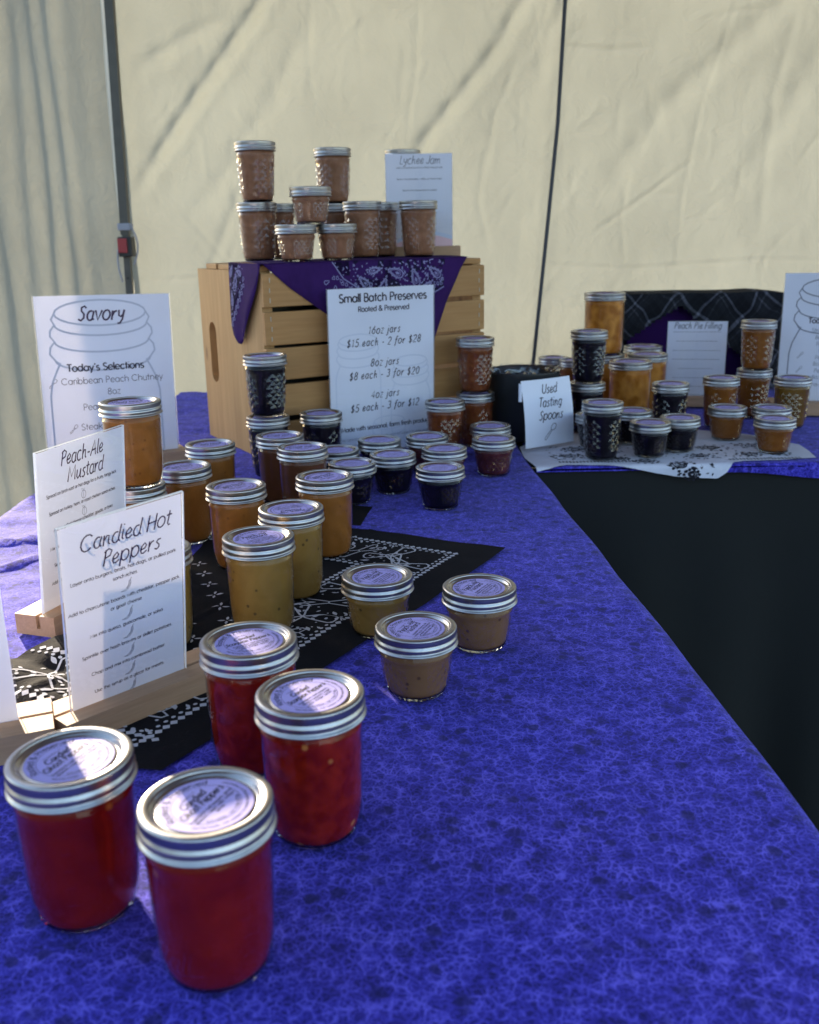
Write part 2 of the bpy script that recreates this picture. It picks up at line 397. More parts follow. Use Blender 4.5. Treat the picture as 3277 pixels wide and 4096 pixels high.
def batik_mat():
    """royal blue quilting cotton: pale web of veins, darker cells, scattered near-black spots"""
    m, t, b = new_mat('blue_batik_cotton')
    N = t.nodes.new; L = t.links.new
    tc = N('ShaderNodeTexCoord')
    nd = N('ShaderNodeTexNoise'); nd.inputs['Scale'].default_value = 110; nd.inputs['Detail'].default_value = 2.5; nd.inputs['Roughness'].default_value = .65
    L(tc.outputs['Object'], nd.inputs['Vector'])
    wp = N('ShaderNodeVectorMath'); wp.operation = 'MULTIPLY_ADD'; wp.inputs[1].default_value = (.0070, .0070, .0070)
    L(nd.outputs['Color'], wp.inputs[0]); L(tc.outputs['Object'], wp.inputs[2])
    def vein(scale, lo, hi):
        v = N('ShaderNodeTexVoronoi'); v.feature = 'SMOOTH_F1'; v.inputs['Scale'].default_value = scale; v.inputs['Smoothness'].default_value = .25
        L(wp.outputs[0], v.inputs['Vector'])
        r = N('ShaderNodeMapRange'); r.inputs[1].default_value = lo; r.inputs[2].default_value = hi; r.inputs[3].default_value = 0; r.inputs[4].default_value = 1
        r.interpolation_type = 'SMOOTHSTEP'
        L(v.outputs[0], r.inputs[0]); return r
    def net(scale, wd):
        v = N('ShaderNodeTexVoronoi'); v.feature = 'DISTANCE_TO_EDGE'; v.inputs['Scale'].default_value = scale
        L(wp.outputs[0], v.inputs['Vector'])
        r = N('ShaderNodeMapRange'); r.inputs[1].default_value = .0; r.inputs[2].default_value = wd; r.inputs[3].default_value = 1; r.inputs[4].default_value = 0
        r.interpolation_type = 'SMOOTHSTEP'
        L(v.outputs[0], r.inputs[0]); return r
    a, c = net(122, .11), net(260, .14)
    n2 = N('ShaderNodeTexNoise'); n2.inputs['Scale'].default_value = 58; n2.inputs['Detail'].default_value = 8; n2.inputs['Roughness'].default_value = .7
    L(wp.outputs[0], n2.inputs['Vector'])
    n3 = N('ShaderNodeTexNoise'); n3.inputs['Scale'].default_value = 420; n3.inputs['Detail'].default_value = 4
    L(tc.outputs['Object'], n3.inputs['Vector'])
    nb = N('ShaderNodeMapRange'); nb.inputs[1].default_value = .34; nb.inputs[2].default_value = .70
    L(n2.outputs['Fac'], nb.inputs[0])
    mx = N('ShaderNodeMath'); mx.operation = 'MAXIMUM'; L(a.outputs[0], mx.inputs[0])
    c2 = N('ShaderNodeMath'); c2.operation = 'MULTIPLY'; c2.inputs[1].default_value = .75; L(c.outputs[0], c2.inputs[0]); L(c2.outputs[0], mx.inputs[1])
    mv = N('ShaderNodeMath'); mv.operation = 'MULTIPLY'; L(mx.outputs[0], mv.inputs[0])
    nbs = N('ShaderNodeMath'); nbs.operation = 'MULTIPLY_ADD'; nbs.inputs[1].default_value = .9; nbs.inputs[2].default_value = .18; L(nb.outputs[0], nbs.inputs[0]); L(nbs.outputs[0], mv.inputs[1])
    am = N('ShaderNodeMath'); am.operation = 'MULTIPLY_ADD'; am.inputs[1].default_value = .22; L(nb.outputs[0], am.inputs[0]); L(mv.outputs[0], am.inputs[2])
    fm = N('ShaderNodeMath'); fm.operation = 'MULTIPLY_ADD'; fm.inputs[1].default_value = .5; fm.inputs[2].default_value = -.25; L(n3.outputs['Fac'], fm.inputs[0])
    vc = N('ShaderNodeTexVoronoi'); vc.inputs['Scale'].default_value = 100; L(wp.outputs[0], vc.inputs['Vector'])
    sc0 = N('ShaderNodeSeparateColor'); L(vc.outputs['Color'], sc0.inputs[0])
    cm = N('ShaderNodeMath'); cm.operation = 'MULTIPLY_ADD'; cm.inputs[1].default_value = .24; L(sc0.outputs[1], cm.inputs[0]); L(fm.outputs[0], cm.inputs[2])
    sm = N('ShaderNodeMath'); sm.operation = 'ADD'; L(am.outputs[0], sm.inputs[0]); L(cm.outputs[0], sm.inputs[1])
    ramp = N('ShaderNodeValToRGB')
    e = ramp.color_ramp.elements
    e[0].position = .0; e[0].color = (.011, .009, .13, 1)
    e[1].position = 1.0; e[1].color = (.135, .118, .74, 1)
    k = e.new(.30); k.color = (.029, .023, .31, 1)
    k = e.new(.60); k.color = (.064, .053, .53, 1)
    L(sm.outputs[0], ramp.inputs[0])
    # dark spots, each a cell of its own
    vs = N('ShaderNodeTexVoronoi'); vs.inputs['Scale'].default_value = 70; vs.inputs['Randomness'].default_value = 1.0
    L(wp.outputs[0], vs.inputs['Vector'])
    sr = N('ShaderNodeMapRange'); sr.inputs[1].default_value = .26; sr.inputs[2].default_value = .42; sr.inputs[3].default_value = 1; sr.inputs[4].default_value = 0
    L(vs.outputs['Distance'], sr.inputs[0])
    se = N('ShaderNodeSeparateColor'); L(vs.outputs['Color'], se.inputs[0])
    gt = N('ShaderNodeMapRange'); gt.inputs[1].default_value = .45; gt.inputs[2].default_value = .8; L(se.outputs[0], gt.inputs[0])
    sp = N('ShaderNodeMath'); sp.operation = 'MULTIPLY'; L(sr.outputs[0], sp.inputs[0]); L(gt.outputs[0], sp.inputs[1])
    sp2 = N('ShaderNodeMath'); sp2.operation = 'MULTIPLY'; sp2.inputs[1].default_value = .74; L(sp.outputs[0], sp2.inputs[0])
    mix = N('ShaderNodeMixRGB'); mix.inputs[2].default_value = (.010, .009, .10, 1)
    L(sp2.outputs[0], mix.inputs[0]); L(ramp.outputs[0], mix.inputs[1]); L(mix.outputs[0], b.inputs['Base Color'])
    b.inputs['Roughness'].default_value = .9; b.inputs['Specular IOR Level'].default_value = .15; b.inputs['Sheen Weight'].default_value = .08
    n4 = N('ShaderNodeTexNoise'); n4.inputs['Scale'].default_value = 60; n4.inputs['Detail'].default_value = 7; L(tc.outputs['Object'], n4.inputs['Vector'])
    bp = N('ShaderNodeBump'); bp.inputs['Strength'].default_value = .35; bp.inputs['Distance'].default_value = .002
    n5 = N('ShaderNodeTexNoise'); n5.inputs['Scale'].default_value = 900; L(tc.outputs['Object'], n5.inputs['Vector'])
    bq = N('ShaderNodeBump'); bq.inputs['Strength'].default_value = .25; bq.inputs['Distance'].default_value = .0005
    L(n4.outputs['Fac'], bp.inputs['Height']); L(n5.outputs['Fac'], bq.inputs['Height']); L(bp.outputs[0], bq.inputs['Normal']); L(bq.outputs[0], b.inputs['Normal'])
    return m

def wood_mat(name, c1, c2, axis='X', scale=1.0, rough=.6):
    m, t, b = new_mat(name)
    N = t.nodes.new; L = t.links.new
    tc = N('ShaderNodeTexCoord'); mp = N('ShaderNodeMapping')
    s = {'X': (2, 30, 30), 'Y': (30, 2, 30), 'Z': (30, 30, 2)}[axis]
    mp.inputs['Scale'].default_value = [v * scale for v in s]
    L(tc.outputs['Object'], mp.inputs['Vector'])
    n = N('ShaderNodeTexNoise'); n.inputs['Scale'].default_value = 1.6; n.inputs['Detail'].default_value = 6; n.inputs['Distortion'].default_value = 1.2
    n2 = N('ShaderNodeTexNoise'); n2.inputs['Scale'].default_value = 9; n2.inputs['Detail'].default_value = 5
    L(mp.outputs[0], n.inputs['Vector']); L(mp.outputs[0], n2.inputs['Vector'])
    r = N('ShaderNodeValToRGB'); r.color_ramp.elements[0].position = .32; r.color_ramp.elements[0].color = c1
    r.color_ramp.elements[1].position = .7; r.color_ramp.elements[1].color = c2
    L(n.outputs['Fac'], r.inputs[0])
    mx = N('ShaderNodeMixRGB'); mx.blend_type = 'MULTIPLY'; mx.inputs[0].default_value = .45
    L(r.outputs[0], mx.inputs[1]); L(n2.outputs['Color'], mx.inputs[2])
    kv = N('ShaderNodeTexVoronoi'); kv.inputs['Scale'].default_value = 1.0
    km = N('ShaderNodeMapping'); km.inputs['Scale'].default_value = {'X': (7, 14, 14), 'Y': (14, 7, 14), 'Z': (14, 14, 7)}[axis]
    L(tc.outputs['Object'], km.inputs['Vector']); L(km.outputs[0], kv.inputs['Vector'])
    kr = N('ShaderNodeMapRange'); kr.inputs[1].default_value = .05; kr.inputs[2].default_value = .13; kr.inputs[3].default_value = .75; kr.inputs[4].default_value = 0
    L(kv.outputs['Distance'], kr.inputs[0])
    ks_ = N('ShaderNodeSeparateColor'); L(kv.outputs['Color'], ks_.inputs[0])
    kg = N('ShaderNodeMath'); kg.operation = 'GREATER_THAN'; kg.inputs[1].default_value = .72; L(ks_.outputs[0], kg.inputs[0])
    kk = N('ShaderNodeMath'); kk.operation = 'MULTIPLY'; L(kr.outputs[0], kk.inputs[0]); L(kg.outputs[0], kk.inputs[1])
    hs = N('ShaderNodeHueSaturation'); hs.inputs['Saturation'].default_value = 1.0; hs.inputs['Value'].default_value = 1.25
    L(mx.outputs[0], hs.inputs['Color'])
    bw = N('ShaderNodeRGBToBW'); L(n2.outputs['Color'], bw.inputs[0])
    mg = N('ShaderNodeMixRGB'); mg.blend_type = 'MULTIPLY'; mg.inputs[0].default_value = .4
    L(r.outputs[0], mg.inputs[1]); L(bw.outputs[0], mg.inputs[2]); L(mg.outputs[0], hs.inputs['Color'])
    kx_ = N('ShaderNodeMixRGB'); kx_.inputs[2].default_value = (.13, .062, .026, 1); L(kk.outputs[0], kx_.inputs[0]); L(hs.outputs[0], kx_.inputs[1])
    L(kx_.outputs[0], b.inputs['Base Color'])
    b.inputs['Roughness'].default_value = rough; b.inputs['Specular IOR Level'].default_value = .3
    bp = N('ShaderNodeBump'); bp.inputs['Strength'].default_value = .25; bp.inputs['Distance'].default_value = .001
    L(n2.outputs['Fac'], bp.inputs['Height']); L(bp.outputs[0], b.inputs['Normal'])
    return m

def plaid_mat():
    m, t, b = new_mat('black_grey_plaid')
    N = t.nodes.new; L = t.links.new
    tc = N('ShaderNodeTexCoord'); mp = N('ShaderNodeMapping'); mp.inputs['Rotation'].default_value = (0, R_(48), 0)
    L(tc.outputs['Object'], mp.inputs['Vector'])
    nd = N('ShaderNodeTexNoise'); nd.inputs['Scale'].default_value = 7; L(tc.outputs['Object'], nd.inputs['Vector'])
    wp = N('ShaderNodeVectorMath'); wp.operation = 'MULTIPLY_ADD'; wp.inputs[1].default_value = (.10, .10, .10)
    L(nd.outputs['Color'], wp.inputs[0]); L(mp.outputs[0], wp.inputs[2])
    sx = N('ShaderNodeSeparateXYZ'); L(wp.outputs[0], sx.inputs[0])
    def bands(out, per, width, off):
        a = N('ShaderNodeMath'); a.operation = 'MULTIPLY_ADD'; a.inputs[1].default_value = 1 / per; a.inputs[2].default_value = off; L(out, a.inputs[0])
        f = N('ShaderNodeMath'); f.operation = 'FRACT'; L(a.outputs[0], f.inputs[0])
        g = N('ShaderNodeMath'); g.operation = 'LESS_THAN'; g.inputs[1].default_value = width; L(f.outputs[0], g.inputs[0])
        return g.outputs[0]
    def mulc(x, k):
        a = N('ShaderNodeMath'); a.operation = 'MULTIPLY'; a.inputs[1].default_value = k; L(x, a.inputs[0]); return a.outputs[0]
    def add(x, y):
        a = N('ShaderNodeMath'); a.operation = 'ADD'; L(x, a.inputs[0]); L(y, a.inputs[1]); return a.outputs[0]
    tot = None
    for ax in ('X', 'Z'):
        for per, wd, off, k in ((.070, .07, .0, .50), (.070, .045, .22, .24), (.070, .42, .5, .10), (.0233, .12, .1, .08)):
            v = mulc(bands(sx.outputs[ax], per, wd, off), k)
            tot = v if tot is None else add(tot, v)
    r = N('ShaderNodeValToRGB'); e = r.color_ramp.elements
    e[0].position = 0; e[0].color = (.010, .011, .014, 1); e[1].position = 1.0; e[1].color = (.15, .155, .20, 1)
    k = e.new(.35); k.color = (.022, .024, .030, 1)
    L(tot, r.inputs[0]); L(r.outputs[0], b.inputs['Base Color'])
    b.inputs['Roughness'].default_value = .95; b.inputs['Specular IOR Level'].default_value = .1
    return m

def jam_mat(name, c1, c2, scale=60, chunk=0.0, speck=None, rough=.35, sss=0.0, sssr=(1, .25, .1), bump=.15, gate=.66, ssc=120):
    m, t, b = new_mat(name)
    N = t.nodes.new; L = t.links.new
    tc = N('ShaderNodeTexCoord')
    oi = N('ShaderNodeObjectInfo')
    ad = N('ShaderNodeVectorMath'); ad.operation = 'MULTIPLY_ADD'; ad.inputs[1].default_value = (3, 3, 3)
    L(oi.outputs['Random'], ad.inputs[0]); L(tc.outputs['Object'], ad.inputs[2])
    n = N('ShaderNodeTexNoise'); n.inputs['Scale'].default_value = scale; n.inputs['Detail'].default_value = 5; n.inputs['Distortion'].default_value = .8
    L(ad.outputs[0], n.inputs['Vector'])
    r = N('ShaderNodeValToRGB'); r.color_ramp.elements[0].position = .36; r.color_ramp.elements[0].color = c1
    r.color_ramp.elements[1].position = .66; r.color_ramp.elements[1].color = c2
    if chunk:
        v = N('ShaderNodeTexVoronoi'); v.inputs['Scale'].default_value = scale * 1.3; v.feature = 'SMOOTH_F1'
        wp = N('ShaderNodeVectorMath'); wp.operation = 'MULTIPLY_ADD'; wp.inputs[1].default_value = (.012, .012, .02)
        L(n.outputs['Color'], wp.inputs[0]); L(ad.outputs[0], wp.inputs[2]); L(wp.outputs[0], v.inputs['Vector'])
        mxx = N('ShaderNodeMixRGB'); mxx.inputs[0].default_value = chunk; L(n.outputs['Fac'], mxx.inputs[1]); L(v.outputs['Distance'], mxx.inputs[2])
        L(mxx.outputs[0], r.inputs[0])
    else:
        L(n.outputs['Fac'], r.inputs[0])
    last = r.outputs[0]
    if speck:
        vs = N('ShaderNodeTexVoronoi'); vs.inputs['Scale'].default_value = ssc; L(ad.outputs[0], vs.inputs['Vector'])
        sr = N('ShaderNodeMapRange'); sr.inputs[1].default_value = .13; sr.inputs[2].default_value = .24; sr.inputs[3].default_value = 1; sr.inputs[4].default_value = 0
        L(vs.outputs['Distance'], sr.inputs[0])
        sc = N('ShaderNodeSeparateColor'); L(vs.outputs['Color'], sc.inputs[0])
        g = N('ShaderNodeMath'); g.operation = 'GREATER_THAN'; g.inputs[1].default_value = gate; L(sc.outputs[0], g.inputs[0])
        mm = N('ShaderNodeMath'); mm.operation = 'MULTIPLY'; L(g.outputs[0], mm.inputs[0]); L(sr.outputs[0], mm.inputs[1])
        m2 = N('ShaderNodeMath'); m2.operation = 'MULTIPLY'; m2.inputs[1].default_value = .8; L(mm.outputs[0], m2.inputs[0])
        mx = N('ShaderNodeMixRGB'); mx.inputs[2].default_value = speck; L(m2.outputs[0], mx.inputs[0]); L(last, mx.inputs[1]); last = mx.outputs[0]
    L(last, b.inputs['Base Color'])
    b.inputs['Roughness'].default_value = rough; b.inputs['Specular IOR Level'].default_value = .12
    if sss:
        b.inputs['Subsurface Weight'].default_value = sss; b.inputs['Subsurface Radius'].default_value = sssr; b.inputs['Subsurface Scale'].default_value = .01
    bp = N('ShaderNodeBump'); bp.inputs['Strength'].default_value = bump; bp.inputs['Distance'].default_value = .002
    L(n.outputs['Fac'], bp.inputs['Height']); L(bp.outputs[0], b.inputs['Normal'])
    return m

M = {}
M['band'] = pm('brushed_tin_band', (.44, .435, .43, 1), rough=.34, metal=1.0, var=.08, vscale=150, bump=.05, bscale=400)
M['lid'] = pm('tin_lid', (.44, .425, .415, 1), rough=.26, metal=1.0, var=.06, vscale=120)
M['label'] = pm('lavender_label_paper', (.45, .395, .79, 1), rough=.6, spec=.3)
M['ink'] = pm('black_ink', (.035, .028, .05, 1), rough=.6, spec=.2)
M['ink_purple'] = pm('dark_purple_ink', (.05, .025, .065, 1), rough=.6, spec=.2)
M['ink_grey'] = pm('grey_print', (.20, .21, .27, 1), rough=.6, spec=.2)
M['ink_mid'] = pm('mid_print', (.44, .47, .58, 1), rough=.6, spec=.2)
M['ink_pale'] = pm('pale_print', (.58, .61, .74, 1), rough=.6, spec=.2)
M['ink_blue'] = pm('pale_blue_print', (.55, .62, .80, 1), rough=.6, spec=.2)
M['ink_pink'] = pm('pale_pink_print', (.75, .52, .60, 1), rough=.6, spec=.2)
M['faint'] = thin_cloth('show_through_print', (.66, .67, .76, 1), trans=.085, tcol=(.44, .40, .43, 1), bump=.01)
M['paper'] = thin_cloth('white_paper', (.70, .725, .85, 1), trans=.085, tcol=(.64, .58, .58, 1), bump=.012, bscale=25, fine=.03, weave=500)
M['note_paper'] = pm('white_note_paper', (.72, .75, .87, 1), rough=.7, spec=.3)
M['acrylic'] = glass_shell('clear_acrylic', base=.045, rough=.015, power=3.5)
M['acrylic_edge'] = pm('acrylic_edge', (.75, .78, .80, 1), rough=.15, spec=.8, coat=.5)
M['glass'] = glass_shell('clear_jar_glass', tint=(.985, .99, .985, 1), base=.015, rough=.03, power=3.6)
gm, gt_, gb = new_mat('thick_jar_glass')
gb.inputs['Base Color'].default_value = (.62, .64, .62, 1); gb.inputs['Roughness'].default_value = .02
gb.inputs['Transmission Weight'].default_value = 1.0; gb.inputs['IOR'].default_value = 1.5
M['thick_glass'] = gm
M['quilt'] = glass_shell('pressed_jar_glass', tint=(.98, .985, .98, 1), base=.038, rough=.05, power=3.0)
M['blue'] = batik_mat()
M['black_cloth'] = pm('black_polyester', (.0105, .0125, .013, 1), rough=.8, spec=.25, bump=.2, bscale=60, sheen=.02)
M['black_bandana'] = pm('black_bandana_cotton', (.010, .0095, .012, 1), rough=.95, spec=.12, bump=.3, bscale=500)
M['white_print'] = pm('white_print', (.50, .50, .55, 1), rough=.9, spec=.1)
M['purple'] = pm('purple_bandana_cotton', (.034, .010, .085, 1), rough=.92, spec=.15, bump=.3, bscale=400, var=.12, vscale=40)
M['purple_dark'] = pm('dark_band_print', (.014, .010, .035, 1), rough=.92, spec=.12)
M['lilac_print'] = pm('lilac_print', (.23, .22, .40, 1), rough=.9, spec=.1)
M['white_bandana'] = pm('white_bandana_cotton', (.60, .62, .72, 1), rough=.92, spec=.15, bump=.35, bscale=300, var=.06, vscale=30)
M['black_print'] = pm('black_print', (.020, .020, .028, 1), rough=.9, spec=.1)
M['tent_back'] = thin_cloth('ivory_tent_polyester', (.32, .33, .30, 1), trans=.46, tcol=(.164, .176, .160, 1), bump=.30, bscale=11, fine=.10, weave=700)
M['tent_side'] = thin_cloth('grey_tent_polyester', (.34, .335, .285, 1), trans=.34, tcol=(.185, .188, .162, 1), bump=.38, bscale=20, fine=.1, weave=700)
M['tent_roof'] = thin_cloth('tent_roof_polyester', (.30, .245, .25, 1), trans=.06, tcol=(.35, .27, .27, 1), bump=.3, bscale=6)
M['steel'] = pm('grey_powder_steel', (.085, .08, .07, 1), rough=.5, metal=.4, var=.1, vscale=30)
M['plastic_black'] = pm('black_plastic', (.012, .012, .013, 1), rough=.45)
M['red_plastic'] = pm('red_plastic', (.30, .025, .03, 1), rough=.4)
M['grey_strap'] = pm('grey_strap', (.30, .31, .36, 1), rough=.8)
M['zip'] = pm('dark_zipper', (.045, .05, .065, 1), rough=.6, bump=.6, bscale=500)
M['pine'] = wood_mat('knotty_pine', (.34, .170, .060, 1), (.40, .215, .082, 1), 'X', 1.0)
M['pine_v'] = wood_mat('knotty_pine_upright', (.34, .182, .070, 1), (.42, .24, .098, 1), 'Z', .8)
M['pine_dark'] = wood_mat('pine_end_grain', (.16, .085, .045, 1), (.24, .14, .075, 1), 'Y', 1.0)
M['knot'] = pm('pine_knot', (.10, .05, .025, 1), rough=.7)
M['beech'] = wood_mat('beech_block', (.40, .245, .145, 1), (.45, .285, .175, 1), 'X', 2.2)
M['staple'] = pm('staple_steel', (.35, .33, .30, 1), rough=.35, metal=1.0)
M['bin'] = pm('charcoal_bin_plastic', (.018, .020, .023, 1), rough=.42, spec=.4, bump=.05, bscale=300)
M['liner'] = glass_shell('clear_bin_liner', tint=(.80, .85, .92, 1), base=.10, rough=.12, power=2.0)
M['plaid'] = plaid_mat()
M['asphalt'] = pm('asphalt', (.12, .12, .125, 1), rough=.9, var=.25, vscale=6, bump=.4, bscale=90)

JAM = {
 'ghost': jam_mat('ghost_pepper_syrup', (0.138, 0.004554, 0.004973, 1), (0.21, 0.01012, 0.005967, 1), 45, .25, (.36, .09, .02, 1), .25, .35, (1, .08, .05), .15, .93, 70),
 'scorpion': jam_mat('scorpion_pepper_pieces', (0.1537, 0.00528, 0.003888, 1), (0.2829, 0.0169, 0.005832, 1), 75, .5, (.50, .20, .05, 1), .25, .35, (1, .12, .05), .35, .86, 85),
 'mustard': jam_mat('peach_ale_mustard', (0.2046, 0.1088, 0.0252, 1), (0.2442, 0.136, 0.035, 1), 40, 0, (.05, .03, .012, 1), .5),
 'mustard_small': jam_mat('peach_ale_mustard_brown', (0.1792, 0.0899, 0.04092, 1), (0.2112, 0.1085, 0.0496, 1), 40, 0, (.05, .02, .015, 1), .5),
 'bbq': jam_mat('peach_bbq_sauce', (0.1968, 0.0697, 0.01312, 1), (0.2624, 0.09676, 0.01968, 1), 35, 0, (.14, .045, .01, 1), .4),
 'steak': jam_mat('steak_sauce', (.075, .026, .012, 1), (.105, .038, .018, 1), 35, 0, None, .35),
 'dark': jam_mat('blackberry_jam', (.0035, .003, .006, 1), (.010, .006, .013, 1), 60, .4, None, .3),
 'berry': jam_mat('berry_jam', (.052, .012, .016, 1), (.11, .030, .030, 1), 70, .4, None, .3, bump=.4),
 'amber': jam_mat('amber_jam', (0.1008, 0.02448, 0.0084, 1), (0.1944, 0.0578, 0.018, 1), 70, .45, None, .3, bump=.3),
 'lychee': jam_mat('lychee_jam', (0.1943, 0.08519, 0.04611, 1), (0.2797, 0.1326, 0.0781, 1), 60, .4, None, .35, bump=.3),
 'peach': jam_mat('peach_pie_filling', (0.3, 0.1012, 0.014, 1), (0.6, 0.2552, 0.0525, 1), 42, .6, None, .3, bump=.5),
 'peachjam': jam_mat('peach_jam', (0.165, 0.0528, 0.0099, 1), (0.2376, 0.087, 0.0187, 1), 55, .35, None, .3),
 'olive': jam_mat('mango_jam', (0.1224, 0.0578, 0.0096, 1), (0.1656, 0.0816, 0.0156, 1), 45, .3, None, .35),
}

# ------------------------------------------------------------------ ground
g = MB()
g.grid([[(-300 + 600 * i / 20, -300 + 600 * j / 20, 0) for j in range(21)] for i in range(21)], 0, False)
tag(g.build('ground', M['asphalt']), 'grey asphalt ground outside and under the tent', 'ground', kind='structure')

hl = MB()  # unseen bank behind the camera, added for dark reflections in glass and tin
P = []
for i in range(61):
    a = R_(183 + 104 * i / 60); row = []
    for j in range(13):
        r = 9 + 22 * j / 12; z = 3.4 * (1 - math.cos(PI * min(1, j / 5))) / 2 + .9 * nz(math.cos(a) * 6, math.sin(a) * 6, j * .3) * min(1, j / 3)
        row.append((r * math.cos(a) + .8, r * math.sin(a), max(-.05, z - .05)))
    P.append(row)
hl.grid(P, 0, True)
tag(hl.build('added_bank', pm('added_bank_green', (.045, .05, .03, 1), rough=.95, var=.5, vscale=.8, bump=.5, bscale=3)), 'unseen dark bank behind the camera, added to darken reflections', 'added_bank', kind='structure')

# ------------------------------------------------------------------ tent
tent = empty('canopy_tent', (0, 2.7, 0), 0, 'ivory pop up canopy tent with backlit creased walls round the stall', 'tent')
def seg_d(px, pz, pl):
    """signed distance to a polyline (x, z) and position along it"""
    best = (9, 0, 0); acc = 0; tot = sum(math.hypot(pl[i + 1][0] - pl[i][0], pl[i + 1][1] - pl[i][1]) for i in range(len(pl) - 1))
    for i in range(len(pl) - 1):
        ax, az = pl[i]; bx, bz = pl[i + 1]
        dx, dz = bx - ax, bz - az; L2 = dx * dx + dz * dz
        t = max(0, min(1, ((px - ax) * dx + (pz - az) * dz) / L2))
        qx, qz = px - ax - t * dx, pz - az - t * dz
        d = math.hypot(qx, qz); l = math.sqrt(L2)
        if d < best[0]:
            best = (d, (1 if dx * qz - dz * qx > 0 else -1), (acc + t * l) / tot)
        acc += l
    return best
FOLDS = [  # polyline in (x, z above table), half width, depth
 ([(-.30, 1.02), (-.342, .945), (-.414, .855), (-.518, .733), (-.627, .596), (-.72, .47)], .017, .026),
 ([(.36, 1.05), (.31, .934), (.247, .825), (.158, .721), (.059, .608), (-.022, .46), (-.06, .30)], .018, .022),
 ([(1.06, 1.0), (.969, .922), (.829, .803), (.67, .67), (.584, .549), (.5, .43)], .028, .014),
 ([(-.44, .90), (-.553, .857), (-.69, .78)], .02, .014),
 ([(-.20, .95), (-.33, .72), (-.47, .53), (-.60, .40)], .025, .010),
 ([(.46, .98), (.38, .86), (.35, .72)], .02, .010),
 ([(.407, .828), (.52, .812), (.66, .82)], .008, .006),
 ([(.492, .355), (.63, .45), (.781, .558)], .006, .006),
 ([(1.1, .86), (1.0, .66), (.86, .44)], .03, .012),
 ([(1.02, .95), (.96, .70), (.95, .30)], .012, .006),
 ([(.36, .285), (.62, .272), (.95, .288), (1.3, .280)], .005, .0055),
 ([(-.70, .265), (-.45, .272), (-.30, .268)], .006, .005),
 ([(.86, .95), (.78, .70), (.74, .45), (.73, .25)], .006, .004),
 ([(.60, .55), (.58, .40), (.60, .25)], .006, .004),
 ([(.22, .60), (.20, .45), (.235, .30)], .008, .005),
 ([(.05, .95), (.04, .78), (.01, .62)], .006, .004),
 ([(-.22, .98), (-.235, .80), (-.22, .66)], .006, .0035),
 ([(-.60, .46), (-.50, .34), (-.44, .24)], .006, .006),
 ([(.30, .80), (.24, .66), (.22, .52)], .008, .006),
 ([(-.55, .24), (-.46, .42), (-.40, .56)], .014, .008),
]
bw = MB()
NX, NZ = 520, 310
gx = -.735 + 3.14 * np.arange(NX + 1) / NX; gz = -TZ + .02 + 1.86 * np.arange(NZ + 1) / NZ
X, Z = np.meshgrid(gx, gz, indexing='ij')
Yw = np.array([[.012 * nz(x * 1.3, z * 1.1, 3) + .005 * nz(x * 4, z * 3, 8) + .0022 * nz(x * 14, z * 9, 2) + .0009 * nz(x * 40, z * 28, 4) for z in gz] for x in gx])
rgf = random.Random(12)
small = []
for k in range(150):
    cx_, cz_ = rgf.uniform(-.7, 1.25), rgf.uniform(.0, 1.0)
    if cx_ < .35: an = R_(rgf.choice((58, 64, 52, 88, 95, 120)) + rgf.uniform(-9, 9))
    else: an = R_(rgf.choice((86, 92, 60, 50, 75, 105, 8)) + rgf.uniform(-9, 9))
    ln_ = rgf.uniform(.04, .20); bow = rgf.uniform(-.012, .012)
    pl = [(cx_ + math.cos(an) * ln_ * (t - .5) - math.sin(an) * bow * (1 - (2 * t - 1) ** 2), cz_ + math.sin(an) * ln_ * (t - .5) + math.cos(an) * bow * (1 - (2 * t - 1) ** 2)) for t in (0, .33, .66, 1)]
    small.append((pl, rgf.uniform(.0045, .009), rgf.uniform(.001, .0034) * rgf.choice((1, 1, -1))))
for pl, hw, dp in FOLDS + small:
    xs_ = [p[0] for p in pl]; zs_ = [p[1] for p in pl]
    ia, ib = np.searchsorted(gx, min(xs_) - hw * 5), np.searchsorted(gx, max(xs_) + hw * 5)
    ja, jb = np.searchsorted(gz, min(zs_) - hw * 5), np.searchsorted(gz, max(zs_) + hw * 5)
    if ib - ia < 2 or jb - ja < 2: continue
    sx_, sz_ = X[ia:ib, ja:jb], Z[ia:ib, ja:jb]
    best = np.full(sx_.shape, 9.0); sg = np.ones(sx_.shape); tt = np.zeros(sx_.shape); acc = 0
    tot = sum(math.hypot(b[0] - a[0], b[1] - a[1]) for a, b in zip(pl, pl[1:]))
    for a, b in zip(pl, pl[1:]):
        dx, dz = b[0] - a[0], b[1] - a[1]; l2 = dx * dx + dz * dz; l = math.sqrt(l2)
        t = np.clip(((sx_ - a[0]) * dx + (sz_ - a[1]) * dz) / l2, 0, 1)
        qx, qz = sx_ - a[0] - t * dx, sz_ - a[1] - t * dz
        d = np.hypot(qx, qz); m_ = d < best
        best[m_] = d[m_]; sg[m_] = np.where(dx * qz - dz * qx > 0, 1.0, -1.0)[m_]; tt[m_] = ((acc + t * l) / tot)[m_]
        acc += l
    fade = np.minimum(1, tt * 5 + .1) * np.minimum(1, (1 - tt) * 4 + .03)
    u = best * sg / hw; dp = dp * .58
    wob = 1 + .25 * np.sin(sx_ * 61 + sz_ * 47)
    Yw[ia:ib, ja:jb] += -dp * fade * np.exp(-u * u) * wob + dp * .16 * fade * np.exp(-(u - 1.9) ** 2 / .9)
Yw += .006 * np.clip(1 - np.abs(X - .40 + (1 - Z) * .06) / .05, 0, None)
bw.grid([[(float(X[i, j]), float(Yw[i, j]), float(Z[i, j] + TZ)) for j in range(NZ + 1)] for i in range(NX + 1)], 0, True)
back = bw.build('back_wall', M['tent_back'], tent)
